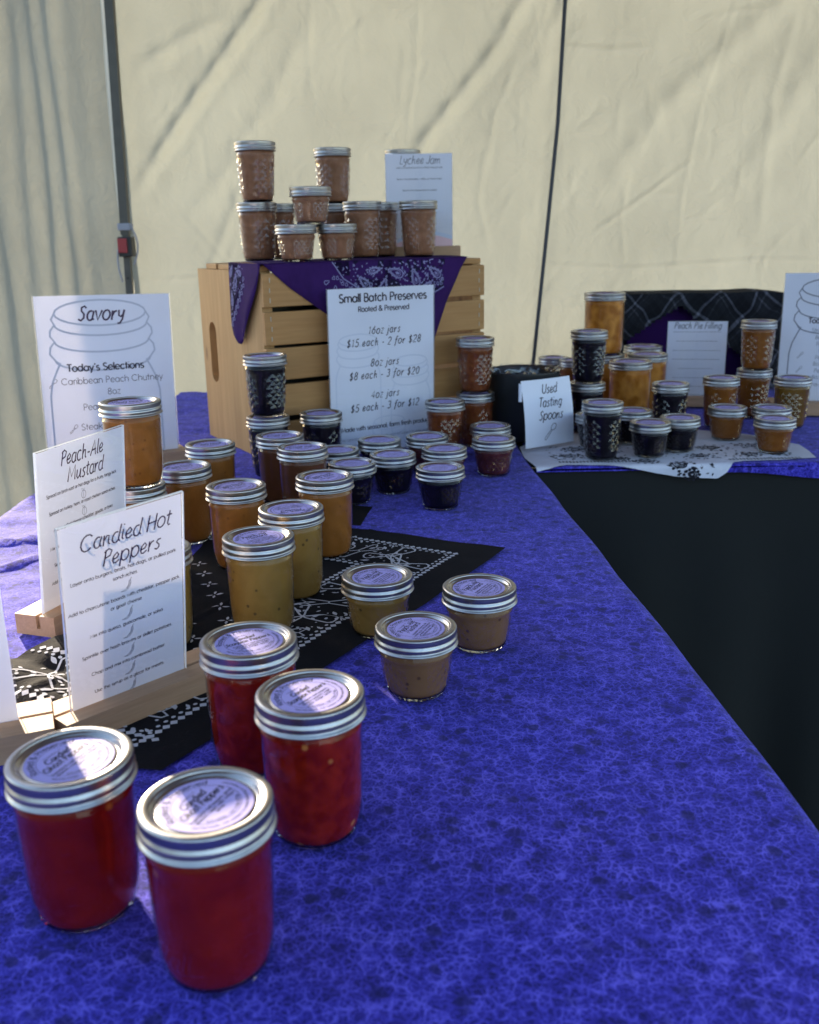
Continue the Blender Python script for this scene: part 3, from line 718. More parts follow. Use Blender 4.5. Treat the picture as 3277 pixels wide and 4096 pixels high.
# zipper between the two back panels
zp = MB()
zpts = [(.43, -.03, 1.3 + TZ), (.4137, -.028, .932 + TZ), (.4015, -.028, .638 + TZ), (.3777, -.028, .357 + TZ), (.3481, -.028, .023 + TZ), (.335, -.03, -.3 + TZ)]
vs = []
for k in range(61):
    t = k / 60 * (len(zpts) - 1); a = min(int(t), len(zpts) - 2); f = t - a
    vs.append(tuple(zpts[a][q] * (1 - f) + zpts[a + 1][q] * f for q in range(3)))
zp.tube(vs, .0052, 8, 0)
zp.build('zipper', M['zip'], back)
# loose side wall, swung outwards and gathered
sw = MB()
S0, S1 = Vector((-.757, .03)), Vector((-1.76, .90))
sl = (S1 - S0).length; dirx, diry = (S1 - S0) / sl
def side_pt(u, z):
    v = z / 2.54
    off = (.014 * math.sin(u * 19 + 1.6 * math.sin(v * 3 + u * 4) + 2.2 * nz(u * 2, v * 2, 5)) * (1.15 - .45 * v)
           + .005 * math.sin(u * 43 + 3.0 * v + 3 * nz(u * 3, v * 1.5, 9)) + .026 * nz(u * 3.5, v * 2.5, 4) + .010 * nz(u * 9 + v * 3, v * 7, 6) + .002 * nz(u * 22 - v * 9, v * 16, 2))
    off *= .10 + .90 * min(1, u / .22)
    uu = u * (1 - .05 * (1 - v))
    top = max(0, min(1, (z - TZ - .42) / .25)) * max(0, 1 - u / .2)
    return (S0.x + dirx * uu + diry * off + 0 * top, S0.y + diry * uu - dirx * off, z)
sw.grid([[side_pt(sl * i / 220, .04 + 2.5 * j / 120) for j in range(121)] for i in range(221)], 0, True)
lgap = MB()  # pale strip standing in for the bright light gap beside the leg
lgap.grid([[(-.759 + .030 * i + .004 * math.sin(j * .7) * (1 - i) , .012 + .003 * math.sin(j * 1.3), .04 + 2.5 * j / 30) for j in range(31)] for i in (0, 1)], 0, True)
lgap.build('light_gap_strip', thin_cloth('light_gap_cloth', (.8, .8, .74, 1), trans=.5, tcol=(.6, .58, .5, 1), bump=.1), tent)
# strip added out of view to block sun above the slit
RC = Vector((-1.943, 1.05))
e0 = side_pt(sl, 2.3)
sw.grid([[tuple(Vector(side_pt(sl, z)) * (1 - t) + Vector((RC.x + .040, RC.y - .02, z)) * t) for z in [1.77 + .77 * j / 8 for j in range(9)]] for t in [i / 6 for i in range(7)]], 0, True)
sw.build('side_wall', M['tent_side'], tent)
ro = MB()  # post added out of view to block sun from lids and signs
P = [[(RC.x + (.031 + .003 * math.sin(a * 3 + z * 4)) * math.cos(a), RC.y + (.031 + .003 * math.sin(a * 3 + z * 4)) * math.sin(a), z) for z in [.03 + 1.890 * j / 40 for j in range(41)]] for a in [2 * PI * i / 24 for i in range(25)]]
ro.grid(P, 0, True)
ro.build('sun_blocker', M['tent_side'], tent)
# roof: four slopes with a short valance
rf = MB()
x0, x1, y0, y1, ze, zt = -.86, 2.42, -2.95, .06, 2.58, 3.25
cx, cy = (x0 + x1) / 2, (y0 + y1) / 2
cor = [(x0, y0), (x1, y0), (x1, y1), (x0, y1)]
for k in range(4):
    a, b = cor[k], cor[(k + 1) % 4]
    P = []
    for i in range(13):
        t = i / 12; row = []
        for j in range(9):
            s = j / 8
            ex, ey = a[0] * (1 - t) + b[0] * t, a[1] * (1 - t) + b[1] * t
            row.append((ex * (1 - s) + cx * s, ey * (1 - s) + cy * s, ze * (1 - s) + zt * s - .05 * math.sin(PI * s)))
        P.append(row)
    rf.grid(P, 0, True)
    ox = .004 * (1 if k == 1 else -1 if k == 3 else 0); oy = .004 * (1 if k == 2 else -1 if k == 0 else 0)
    P = [[(a[0] * (1 - i / 24) + b[0] * i / 24 + ox, a[1] * (1 - i / 24) + b[1] * i / 24 + oy, ze - z * (.22 + .02 * math.cos(i))) for z in (0, .5, 1)] for i in range(25)]
    rf.grid(P, 0, True)
rf.build('roof', M['tent_roof'], tent)
P = [[(-.75 + 3.16 * i / 60, -.01 + .012 * math.sin(i * .9) * (1 - j / 6), 1.78 + .80 * j / 6) for j in range(7)] for i in range(61)]
ub = MB(); ub.grid(P, 0, True)  # unseen dark band, added so the lid rims reflect less brightness
ub.build('added_upper_band', M['tent_roof'], tent)
# corner leg: outer tube, inner tube, latch
lg = MB()
def leg_pt(z): return (-.714 - .0185 * (.948 - z) / .706, -.055, z + TZ)
def bar(mb, za, zb, wd, dy=0, mat=0):
    A, B = leg_pt(za), leg_pt(zb)
    vs = []
    for p in (A, B):
        for sx, sy in ((-1, -1), (1, -1), (1, 1), (-1, 1)): vs.append((p[0] + sx * wd / 2, p[1] + dy + sy * wd / 2, p[2]))
    mb.add(vs, [(0, 1, 5, 4), (1, 2, 6, 5), (2, 3, 7, 6), (3, 0, 4, 7), (3, 2, 1, 0), (4, 5, 6, 7)], mat)
bar(lg, .385, 1.86, .0218)
bar(lg, -.73, .385, .0172)
leg = lg.build('tent_leg', M['steel'], tent)
lt = MB()
p = leg_pt(.355)
lt.box((p[0] + .002, p[1] - .006, p[2]), (.036, .042, .050), 0, None, .003)
lat = lt.build('latch', M['plastic_black'], leg)
bt = MB(); bt.box((p[0] - .003, p[1] - .029, p[2] + .003), (.024, .006, .036), 0, None, .0015)
tag(bt.build('push_button', M['red_plastic'], leg), 'red push button on the leg latch')
st = MB(); q = leg_pt(.405)
st.box((q[0], q[1], q[2]), (.034, .034, .018), 0, None, .003)
lp = [(q[0] + .017 + .014 * math.sin(PI * k / 14), q[1] - .012, q[2] + .004 - .10 * k / 14) for k in range(15)]
st.tube(lp, .0022, 6, 0)
lp = [(q[0] - .017 - .008 * math.sin(PI * k / 14), q[1] - .012, q[2] - .04 - .10 * k / 14) for k in range(15)]
st.tube(lp, .0022, 6, 0)
st.build('strap', M['grey_strap'], leg)
hb = MB(); q = leg_pt(.275)
hb.add([(q[0] + .003 * math.cos(2 * PI * i / 10), q[1] - .0108, q[2] + .003 * math.sin(2 * PI * i / 10)) for i in range(10)], [tuple(range(10))])
hb.build('pin_hole', M['plastic_black'], leg)
# the other three legs of the canopy
for (lx, ly) in ((2.36, 0.0), (2.36, -2.94), (-.80, -2.94)):
    k = MB(); k.box((lx, ly, 1.3), (.027, .027, 2.58), 0); k.build('tent_leg', M['steel'], tent)

# ------------------------------------------------------------------ table covers
def edge_x(y):   # right-hand edge of the long table as it shows
    pts = [(-.2, .284), (.3, .276), (.56, .2655), (.756, .258), (1.082, .239), (1.32, .224), (1.551, .210), (1.7, .204), (2.5, .2)]
    for a, b in zip(pts, pts[1:]):
        if a[0] <= y <= b[0]: return a[1] + (b[1] - a[1]) * (y - a[0]) / (b[0] - a[0]) + .0010 * math.sin(y * 23) + .0012 * nz(y * 9, 1)
    return .25
def cloth_z(x, y):
    """height of the long table's cloth: shallow creases, a raised fold on the sunlit left"""
    z = -.0012 + .0016 * nz(x * 6, y * 6, 1) + .0005 * nz(x * 22, y * 22, 5)
    d = (y - (1.195 + .35 * (x + .51)))
    if x < -.40: z += .0065 * math.exp(-(d / .006) ** 2) * min(1, (-.40 - x) / .04)
    d2 = math.hypot(x + .475, (y - 1.115)) ; d3 = abs((y - 1.115) - .8 * (x + .475) - .012 * math.sin((x + .475) * 60))
    if d2 < .09: z += .006 * math.exp(-(d3 / .007) ** 2) * (1 - d2 / .09)
    if x > .1: z += .0016 * math.exp(-((y - .93 - .25 * (x - .15)) / .02) ** 2) * min(1, (x - .1) / .06)
    if x < -.3: z += .003 * nz(x * 13, y * 17, 2) + .0015 * nz(x * 40, y * 45, 7)
    return z
tb = MB()
P = []
ys = [-.15 + 2.60 * j / 250 for j in range(251)]
for y in ys:
    xr = edge_x(y); xl = -.575 + .012 * nz(y * 4, 3)
    row = []
    for k in range(8):
        t = 1 - k / 8
        row.append((xl - .012 * math.sin(PI / 2 * min(1, t * 3)), y, TZ - .004 - .19 * max(0, t - .1) + (0 if t > .1 else 0)))
    for k in range(111):
        x = xl + (xr - .014 - xl) * k / 110
        row.append((x, y, TZ + cloth_z(x, y)))
    for k in range(1, 7):
        a = PI / 2 * k / 6
        row.append((xr - .014 + .014 * math.sin(a), y, TZ - .0012 - .014 * (1 - math.cos(a))))
    for k in range(1, 8):
        row.append((xr + .004 * math.sin(y * 17) * k / 7, y, TZ - .0152 - .17 * k / 7))
    P.append(row)
tb.grid(P, 0, True)
o = tb.build('blue_tablecloth', M['blue'])
tag(o, 'royal blue mottled cotton cloth covering the long table in front', 'tablecloth')
# right table's blue cloth: front edge dips over the rim
def fx_z(x):   # how far the cloth hangs over the front
    return .006 if x < .44 else .006 + .018 * min(1, (x - .44) / .25) + .002 * math.sin(x * 30)
rb = MB()
P = []
for i in range(181):
    x = .212 + 1.9 * i / 180
    row = []
    for k in range(6, -1, -1):
        if k: row.append((x, 1.566, TZ - .006 - (fx_z(x)) * k / 6))
    for k in range(4):
        a = PI / 2 * (1 - k / 3); row.append((x, 1.572 - .006 * math.sin(a), TZ - .0045 - .0055 * (1 - math.cos(a))))
    for j in range(1, 61):
        y = 1.572 + .86 * j / 60
        row.append((x, y, TZ - .0045 + .0012 * nz(x * 8, y * 8, 4)))
    P.append(row)
rb.grid(P, 0, True)
o = rb.build('blue_tablecloth', M['blue'])
tag(o, 'blue mottled cloth on the right hand table, under the white bandana', 'tablecloth')
# black floor-length covers
bc = MB()
P = []
for i in range(161):
    x = .20 + 1.95 * i / 160
    row = []
    for j in range(41):
        v = j / 40
        y = 1.5775 - .004 * v - .020 * v * math.sin(x * 15 + .8 + .5 * v) - .010 * v * math.sin(x * 37) + .004 * nz(x * 5, v * 3, 6) + .0025 * nz(x * 12 + v * 6, v * 10, 9) * (1 - v)
        row.append((x, y, TZ - .007 - (TZ - .015) * v))
    P.append(row)
bc.grid(P, 0, True)
bc.add([(.20, 1.5775, TZ - .007), (2.15, 1.5775, TZ - .007), (2.15, 2.42, TZ - .007), (.20, 2.42, TZ - .007)], [(0, 1, 2, 3)])
o = bc.build('black_table_cover', M['black_cloth'])
tag(o, 'plain black floor length cover hanging down the front of the right table', 'table cover')
bc = MB()
P = []
for i in range(121):
    y = -.14 + 1.70 * i / 120
    row = []
    for j in range(21):
        v = j / 20
        row.append((edge_x(y) - .012 + .01 * v * math.sin(y * 15) + .004 * v * math.sin(y * 33), y, TZ - .0225 - (TZ - .03) * v))
    P.append(row)
bc.grid(P, 0, True)
bc.add([(-.56, -.14, TZ - .0225), (.19, -.14, TZ - .0225), (.19, 2.4, TZ - .0225), (-.56, 2.4, TZ - .0225)], [(0, 1, 2, 3)])
P = [[(-.565 - .012 * v / 10 * math.sin(y * 14), y, TZ - .0225 - (TZ - .03) * v / 10) for v in range(11)] for y in [-.14 + 2.54 * k / 80 for k in range(81)]]
bc.grid(P, 0, True)
o = bc.build('black_table_cover', M['black_cloth'])
tag(o, 'plain black floor length cover under the long table cloth', 'table cover')

# ------------------------------------------------------------------ bandanas
def coons(b0, b1, l0, l1, nu, nv):
    """b0/b1: bottom/top polylines (u direction), l0/l1: left/right polylines (v direction)"""
    def samp(pl, t):
        ls = [0]
        for a, b in zip(pl, pl[1:]): ls.append(ls[-1] + math.hypot(b[0] - a[0], b[1] - a[1]))
        d = t * ls[-1]
        for k in range(len(pl) - 1):
            if d <= ls[k + 1] + 1e-9:
                f = (d - ls[k]) / max(1e-9, ls[k + 1] - ls[k]); return (pl[k][0] + (pl[k + 1][0] - pl[k][0]) * f, pl[k][1] + (pl[k + 1][1] - pl[k][1]) * f)
        return pl[-1]
    G_ = []
    for i in range(nu + 1):
        u = i / nu; row = []
        for j in range(nv + 1):
            v = j / nv
            B0, B1, L0, L1 = samp(b0, u), samp(b1, u), samp(l0, v), samp(l1, v)
            p = []
            for q in (0, 1):
                p.append((1 - v) * B0[q] + v * B1[q] + (1 - u) * L0[q] + u * L1[q]
                         - ((1 - u) * (1 - v) * b0[0][q] + u * (1 - v) * b0[-1][q] + (1 - u) * v * b1[0][q] + u * v * b1[-1][q]))
            row.append(tuple(p))
        G_.append(row)
    return G_
def leaf(cx, cy, ln, wd, a):
    ca, sa = math.cos(a), math.sin(a)
    return [(cx + ca * ln * t - sa * wd * s, cy + sa * ln * t + ca * wd * s) for t, s in ((-.5, 0), (-.2, .42), (.1, .5), (.5, 0), (.1, -.5), (-.2, -.42))]
def loop(x0, y0, a, ln, wd):
    """outline of a rounded petal that starts at (x0, y0) and points along a"""
    ca, sa = math.cos(a), math.sin(a); pts = []
    for k in range(15):
        t = k / 14
        if t < .35: px, py = ln * .8 * t / .35, wd * (.12 + .38 * t / .35)
        elif t > .65: px, py = ln * .8 * (1 - t) / .35, -wd * (.12 + .38 * (1 - t) / .35)
        else:
            q = (t - .35) / .3 * PI; px, py = ln * .8 + ln * .2 * math.sin(q), wd * .5 * math.cos(q)
        pts.append((x0 + ca * px - sa * py, y0 + sa * px + ca * py))
    return pts

# black bandana under the peppers and mustards. frame: origin at its right tip, e1 along its lower edge, e2 along its upper edge
BT = (.1168, 1.1243); e1 = (-.518, -.856); e2 = (-.866, .496)
def bxy(s, t): return (BT[0] + e1[0] * s + e2[0] * t, BT[1] + e1[1] * s + e2[1] * t)
def band_z(x, y):
    z = cloth_z(x, y) + .0016 + .0026 * max(0, nz(x * 8, y * 8, 11)) + .0012 * abs(nz(x * 19, y * 19, 13))
    s_, t_ = (x - BT[0]) * e1[0] + (y - BT[1]) * e1[1], (x - BT[0]) * e2[0] + (y - BT[1]) * e2[1]
    z += .0016 * math.exp(-((s_ - .285) / .004) ** 2) + .0016 * math.exp(-((t_ - .19) / .004) ** 2)
    z += .0022 * max(0, 1 - s_ / .05) * max(0, 1 - t_ / .05)
    left = max(0, min(1, (-.24 - x) / .08)) * max(0, min(1, (.95 - y) / .1))
    z += left * (.010 * abs(math.sin((y - .7) * 38 + (x + .3) * 20)) + .004 * nz(x * 30, y * 30, 3) + .004)
    return z
bl = MB()
B = (-.185, .628); Lc = (-.415, .742)
gr = coons([BT, (.06, 1.035), (-.042, .866 + .0), B] if False else [BT, (.0150, .952), (-.085, .786), B],
           [(-.285, 1.30), (-.262, 1.165), (-.285, .99), (-.33, .86), Lc],
           [BT, (-.035, 1.208), (-.16, 1.262), (-.285, 1.30)],
           [B, (-.255, .642), (-.32, .69), Lc], 110, 80)
bl.grid([[(x, y, TZ + band_z(x, y)) for x, y in row] for row in gr], 0, True)
def on_black(s, t, lift):
    x, y = bxy(s, t)
    return (x, y, TZ + band_z(x, y) + .0006 + lift)
def border_run(mb, fn, length, flip, mat=1, inset=.045, bandw=.085):
    """one printed border strip: two rows of diamonds with loops and leaves between"""
    def f(a, c): return (a, c) if not flip else (c, a)
    n = int((length - inset) / .0085)
    for row, off in ((inset, 0), (inset + .0065, .5), (inset + bandw, 0), (inset + bandw - .0065, .5)):
        big = off == 0
        lo = row if row < inset + .02 else row
        for k in range(n):
            a = lo + (k + off) * .0085
            if a > length: break
            r = .0036 if big else .0022
            pl = [f(a - r * 1.1, row), f(a, row + r), f(a + r * 1.1, row), f(a, row - r)] if big else [f(a + r * math.cos(q * PI / 3), row + r * .8 * math.sin(q * PI / 3)) for q in range(6)]
            mb.poly(pl, fn, mat, 1e-5 * (k % 2))
    c0 = inset + bandw / 2
    k = 0; a = inset + bandw * .75
    while a < length - .02:
        if k % 2 == 0:
            # a three-armed bone shape, drawn as one closed outline
            pts = []
            rot = R_(20 if (k // 2) % 2 == 0 else 200)
            for arm in range(3):
                an = rot + arm * 2 * PI / 3
                for p in loop(a + .004 * math.cos(an), c0 + .004 * math.sin(an), an, .034 if arm else .030, .019): pts.append(p)
            pts.append(pts[0])
            mb.ribbon([f(*p) for p in pts], .0021, fn, mat, 2e-5)
            for arm in range(3):
                an = rot + arm * 2 * PI / 3
                q = (a + .026 * math.cos(an), c0 + .026 * math.sin(an))
                mb.poly([f(q[0] + .0019 * math.cos(z), q[1] + .0019 * math.sin(z)) for z in [i * PI / 3 for i in range(6)]], fn, mat)
                for da in (-.5, .5):
                    mb.poly([f(*p) for p in leaf(a + .013 * math.cos(an + da * .4), c0 + .013 * math.sin(an + da * .4), .007, .0028, an + da)], fn, mat, 1e-5)
        else:
            for sg in (1, -1):
                an = R_(62) if sg > 0 else R_(242)
                pts = loop(a, c0, an, .032, .022); pts = pts[:7] + [(a + .024 * math.cos(an), c0 + .024 * math.sin(an))] + pts[8:]
                mb.ribbon([f(*p) for p in [(a, c0)] + pts + [(a, c0)]], .0021, fn, mat, 3e-5)
                mb.poly([f(*p) for p in leaf(a + .019 * math.cos(an), c0 + .019 * math.sin(an), .011, .004, an)], fn, mat)
        for (da, dc, ang, ln) in ((.021, .026, .4, .012), (.024, -.024, -.9, .012), (.019, .012, 1.3, .007), (.027, -.006, .2, .007), (.018, -.033, 2.0, .008), (.027, .035, -.5, .008)):
            mb.poly([f(*p) for p in leaf(a + da, c0 + dc, ln, ln * .38, ang)], fn, mat, 1.5e-5)
        rgb_ = random.Random(k * 7 + (1 if flip else 0))
        for q_ in range(9):
            da, dc = rgb_.uniform(-.02, .026), rgb_.uniform(-bandw * .40, bandw * .40)
            if math.hypot(da, dc) > .012 and abs(abs(da) - .012) > .003:
                z_ = rgb_.uniform(.0011, .0018)
                mb.poly([f(a + da + z_ * math.cos(t_), c0 + dc + z_ * math.sin(t_)) for t_ in [i_ * PI / 3 for i_ in range(6)]], fn, mat, 4e-5)
        k += 1; a += .046
border_run(bl, on_black, .575, False)
border_run(bl, on_black, .36, True)
# small crossed leaves over the field
for i in range(9):
    for j in range(8):
        s, t = .185 + i * .05 + (.025 if j % 2 else 0), .150 + j * .030
        x, y = bxy(s, t)
        lim = -.252 if y > 1.0 else -.30
        if x < lim or s > .54 or y < .70: continue
        for q in range(4):
            an = R_(45 + 90 * q + 12)
            bl.poly(leaf(s + .0055 * math.cos(an), t + .0055 * math.sin(an), .0085, .003, an), on_black, 1)
        # printed lines along the left hem
# third border, along the left end lying in the sun
def left_border(a, c, lift):
    # a along the end from the bottom corner, c inwards
    dx, dy = Lc[0] - B[0], Lc[1] - B[1]; l = math.hypot(dx, dy); dx /= l; dy /= l
    x, y = B[0] + dx * a + dy * -c * -1, B[1] + dy * a - dx * c * -1 * -1
    x, y = B[0] + dx * a + dy * c, B[1] + dy * a - dx * c
    return (x, y, TZ + band_z(x, y) + .0006 + lift)
border_run(bl, left_border, .235, False, inset=.034, bandw=.075)
o = bl.build('black_bandana', [M['black_bandana'], M['white_print']])
tag(o, 'black bandana printed with a white border, spread under the pepper and mustard jars', 'bandana')
# second black cloth with a plain rounded corner
b2 = MB()
gr = coons([(-.052, 1.332), (-.058, 1.30), (-.066, 1.242)], [(-.26, 1.42), (-.27, 1.36), (-.262, 1.30)],
           [(-.052, 1.332), (-.12, 1.36), (-.26, 1.42)], [(-.066, 1.242), (-.16, 1.275), (-.262, 1.30)], 14, 30)
b2.grid([[(x, y, TZ + cloth_z(x, y) + .0009) for x, y in row] for row in gr], 0, True)
o = b2.build('black_cloth', M['black_bandana'])
tag(o, 'plain black cloth corner between the orange sauce jar and the small dark jars', 'cloth')

# white bandana on the right table, its front dipping over the rim
wb = MB()
def wfold(x, y):
    """table coordinates; y below the rim turns down the front"""
    rim = 1.5655
    z0 = -.0022 + .0012 * nz(x * 14, y * 14, 8) + .0006 * nz(x * 40, y * 40, 2)
    if y >= rim + .004: return (x, y, TZ + z0)
    d = rim + .004 - y
    if d < .008: return (x, rim + .004 - d * .75, TZ + z0 - d * d * 40)
    return (x, rim - .0035 - .0025 * math.sin(x * 40) * min(1, (d - .008) * 40), TZ - .0048 - (d - .008) * .92)
front = [(.213, 1.556), (.238, 1.562), (.265, 1.574), (.33, 1.567), (.375, 1.558), (.41, 1.549), (.4457, 1.5413), (.48, 1.539), (.513, 1.5375), (.528, 1.548), (.5424, 1.572), (.565, 1.580), (.62, 1.581), (.688, 1.592)]
gr = coons(front, [(.202, 1.72), (.25, 1.79), (.40, 1.88), (.52, 1.87), (.64, 1.80), (.70, 1.70)],
           [front[0], (.200, 1.63), (.202, 1.72)], [front[-1], (.696, 1.64), (.70, 1.70)], 120, 60)
wb.grid([[wfold(x, y) for x, y in row] for row in gr], 0, True)
def on_white(x, y, lift):
    p = wfold(x, y); q = wfold(x, y + .002)
    n = Vector((0, -(q[2] - p[2]), q[1] - p[1])).normalized()
    return (p[0], p[1] + n.y * (.0006 + lift), p[2] + n.z * (.0006 + lift))
def paisley(mb, fn, cx, cy, s, a, mat):
    pts = []
    for k in range(21):
        t = k / 20 * 2 * PI
        r = s * (.55 + .45 * math.cos(t / 2) ** 2) * (1 if t < PI else .8)
        pts.append((cx + r * math.cos(t + a) * .8, cy + r * math.sin(t + a) * .55))
    for sc, wd in ((1, .0022), (.72, .0014), (.42, .0024)):
        q = [(cx + (x - cx) * sc, cy + (y - cy) * sc) for x, y in pts]
        mb.ribbon(q + [q[0]], wd, fn, mat, 1e-5)
    for k in range(10):
        t = k / 10 * 2 * PI
        mb.poly([(cx + s * 1.12 * math.cos(t) * .8 + .003 * math.cos(q), cy + s * 1.12 * math.sin(t) * .62 + .003 * math.sin(q)) for q in [i * PI / 3 for i in range(6)]], fn, mat)
random.seed(5)
for (cx, cy, s, a) in ((.275, 1.635, .030, .4), (.30, 1.69, .03, 2), (.40, 1.585, .022, 1), (.455, 1.566, .022, 2.5), (.44, 1.66, .03, .2), (.50, 1.62, .026, 1.2), (.54, 1.68, .03, 2.2), (.585, 1.625, .024, .5), (.62, 1.69, .028, 1.5), (.64, 1.63, .02, 3), (.36, 1.61, .018, 1), (.47, 1.545, .014, 0)):
    paisley(wb, on_white, cx, cy, s, a, 1)
for k in range(150):
    x = rnd(.245, .66); y = rnd(1.60, 1.72) if rnd(0, 1) < .7 else rnd(1.543, 1.565)
    if y < 1.59 and not (.40 < x < .505): continue
    wb.poly(leaf(x, y, rnd(.006, .012), rnd(.002, .004), rnd(0, 6)), on_white, 1, 2e-5)
for k in range(70):   # dotted border
    x = .255 + .41 * k / 70
    for yy in (1.588, 1.594):
        if x < .39 or x > .54: wb.poly([(x + .0022 * math.cos(q), yy + .0022 * math.sin(q)) for q in [i * PI / 3 for i in range(6)]], on_white, 1, 1e-5)
o = wb.build('white_bandana', [M['white_bandana'], M['black_print']])
tag(o, 'white bandana with black paisley print hanging over the front of the right table', 'bandana')

# ------------------------------------------------------------------ wooden crate with purple bandana
CO, CYAW, CW, CD, CH = (-.2346, 1.6126), .531, .4355, .307, .3185
crate = empty('wooden_crate', (CO[0], CO[1], TZ), CYAW, 'pale pine slatted crate standing on its side as a display riser', 'crate')
def slats(name, fn, n, mat):
    k = MB()
    for i in range(n): fn(k, i)
    return k.build(name, mat, crate)
zs = [(.2625, .3165), (.2005, .2545), (.1425, .1955), (.0815, .1345), (.016, .072)]
fr = MB()
for a, b in zs: fr.box((CW / 2, -.005, (a + b) / 2), (CW, .0098, b - a), 0, None, .0018)
for a, b in zs:
    for xx in (.0115, CW - .0115):
        for f in (.2, .5, .8): fr.box((xx + rnd(-.001, .001), -.0102, a + (b - a) * f), (.0012, .001, .0075), 1)
fr.build('front_slats', [M['pine'], M['staple']], crate)
tp = MB()
for a, b in ((.002, .060), (.068, .126), (.135, .193), (.202, .256)): tp.box((CW / 2, (a + b) / 2, CH + .0052), (CW, b - a, .0098), 0, None, .0018)
tp.build('top_slats', M['pine'], crate)
bt2 = MB()
for a, b in ((.002, .060), (.068, .126), (.135, .193), (.202, .256)): bt2.box((CW / 2, (a + b) / 2, .0072), (CW - .04, b - a, .0098), 0)
bt2.build('bottom_slats', M['pine'], crate)
def end_panel(xa, xb):
    bm = bmesh.new()
    outer = [(.0015, 0.001), (CD, 0.001), (CD, CH), (.0015, CH)]
    inner = []
    for k in range(9): inner.append((.249 - .0185 * math.cos(PI * k / 8), .205 + .0185 * math.sin(PI * k / 8)))
    for k in range(9): inner.append((.249 + .0185 * math.cos(PI * k / 8), .130 - .0185 * math.sin(PI * k / 8)))
    vo = [bm.verts.new((0, b, z)) for b, z in outer]; vi = [bm.verts.new((0, b, z)) for b, z in inner]
    eo = [bm.edges.new((vo[i], vo[(i + 1) % 4])) for i in range(4)]; ei = [bm.edges.new((vi[i], vi[(i + 1) % len(vi)])) for i in range(len(vi))]
    bmesh.ops.triangle_fill(bm, edges=eo + ei, use_beauty=True)
    for f in list(bm.faces):
        c = f.calc_center_median()
        # drop faces inside the hand hole
        if abs(c.y - .249) < .016 and .13 < c.z < .205: bm.faces.remove(f)
    r = bmesh.ops.extrude_face_region(bm, geom=list(bm.faces))
    for v in [e for e in r['geom'] if isinstance(e, bmesh.types.BMVert)]: v.co.x += xb - xa
    for v in bm.verts: v.co.x += xa
    bmesh.ops.recalc_face_normals(bm, faces=list(bm.faces))
    me = bpy.data.meshes.new('end_panel'); bm.to_mesh(me); bm.free(); me.materials.append(M['pine_v'])
    o = bpy.data.objects.new('end_panel', me); link(o, crate); return o
gb_ = MB(); gb_.box((.0215, .249, .1675), (.005, .05, .13), 0); gb_.build('grip_back', M['pine_v'], crate)
ep = end_panel(.001, .019); end_panel(CW - .019, CW - .001)
db = MB(); db.box((.125, .17, .150), (.19, .20, .27), 0, None, .012); db.box((.125, .17, .288), (.20, .21, .012), 0, None, .004)
o = db.build('storage_box', M['plastic_black'], None, (CO[0], CO[1], TZ), (0, 0, CYAW))
tag(o, 'black storage box inside the pine crate, glimpsed between the slats', 'box')
# bandana: a sheet over the top with a flap down the front and a point down the left end
pb = MB()
TOPZ = CH + .0125
def cr_front(a, z, lift=0.0): 
    wv = .0035 * math.sin(a * 55) * max(0, (CH - z) / .2) + .003 * nz(a * 12, z * 12, 3)
    return (a, -.0118 - .5 * max(0, wv) - lift, z)
def cr_end(b, z, lift=0.0):
    return (-.003 - .006 * abs(math.sin(b * 45 + z * 12)) * max(0, (CH - z) / .12) - lift, b, z)
def fill_poly(mb, outline, fn, mat, step=.012):
    bm = bmesh.new()
    pts = []
    for p, q in zip(outline, outline[1:] + outline[:1]):
        n = max(1, int(math.hypot(q[0] - p[0], q[1] - p[1]) / step))
        for k in range(n): pts.append((p[0] + (q[0] - p[0]) * k / n, p[1] + (q[1] - p[1]) * k / n))
    vs = [bm.verts.new((x, y, 0)) for x, y in pts]
    es = [bm.edges.new((vs[i], vs[(i + 1) % len(vs)])) for i in range(len(vs))]
    bmesh.ops.triangle_fill(bm, edges=es, use_beauty=True)
    bmesh.ops.subdivide_edges(bm, edges=[e for e in bm.edges if e.calc_length() > step * 1.6], cuts=3, use_grid_fill=True)
    bmesh.ops.triangulate(bm, faces=list(bm.faces))
    bm.verts.index_update()
    mb.add([fn(v.co.x, v.co.y) for v in bm.verts], [[v.index for v in f.verts] for f in bm.faces], mat, True)
    bm.free()
FL = [(0.0, TOPZ + .001), (.045, .293), (.114, .244), (.20, .180), (.286, .112), (.302, .125), (.326, .195), (.352, .258), (.382, .312), (.396, TOPZ + .001)]
EN = [(-.012, TOPZ + .001), (.008, .292), (.029, .263), (.052, .235), (.072, .209), (.090, .196), (.100, .197), (.114, .211), (.123, .226), (.131, .254), (.133, .286), (.130, TOPZ + .001)]
fill_poly(pb, FL, cr_front, 0)
fill_poly(pb, EN, cr_end, 0)
# top sheet
P = []
for i in range(41):
    row = []
    for j in range(21):
        u, v = i / 40, j / 20
        a = -.004 + .402 * u; bmax = .131 + .05 * math.sin(PI * u); b = -.0135 + (bmax + .0135) * v
        row.append((a, b, TOPZ + .001 + .002 * nz(a * 20, b * 20, 1) * v * (1 - v) * 3 + .002 * math.sin(PI * v)))
    P.append(row)
pb.grid(P, 0, True)
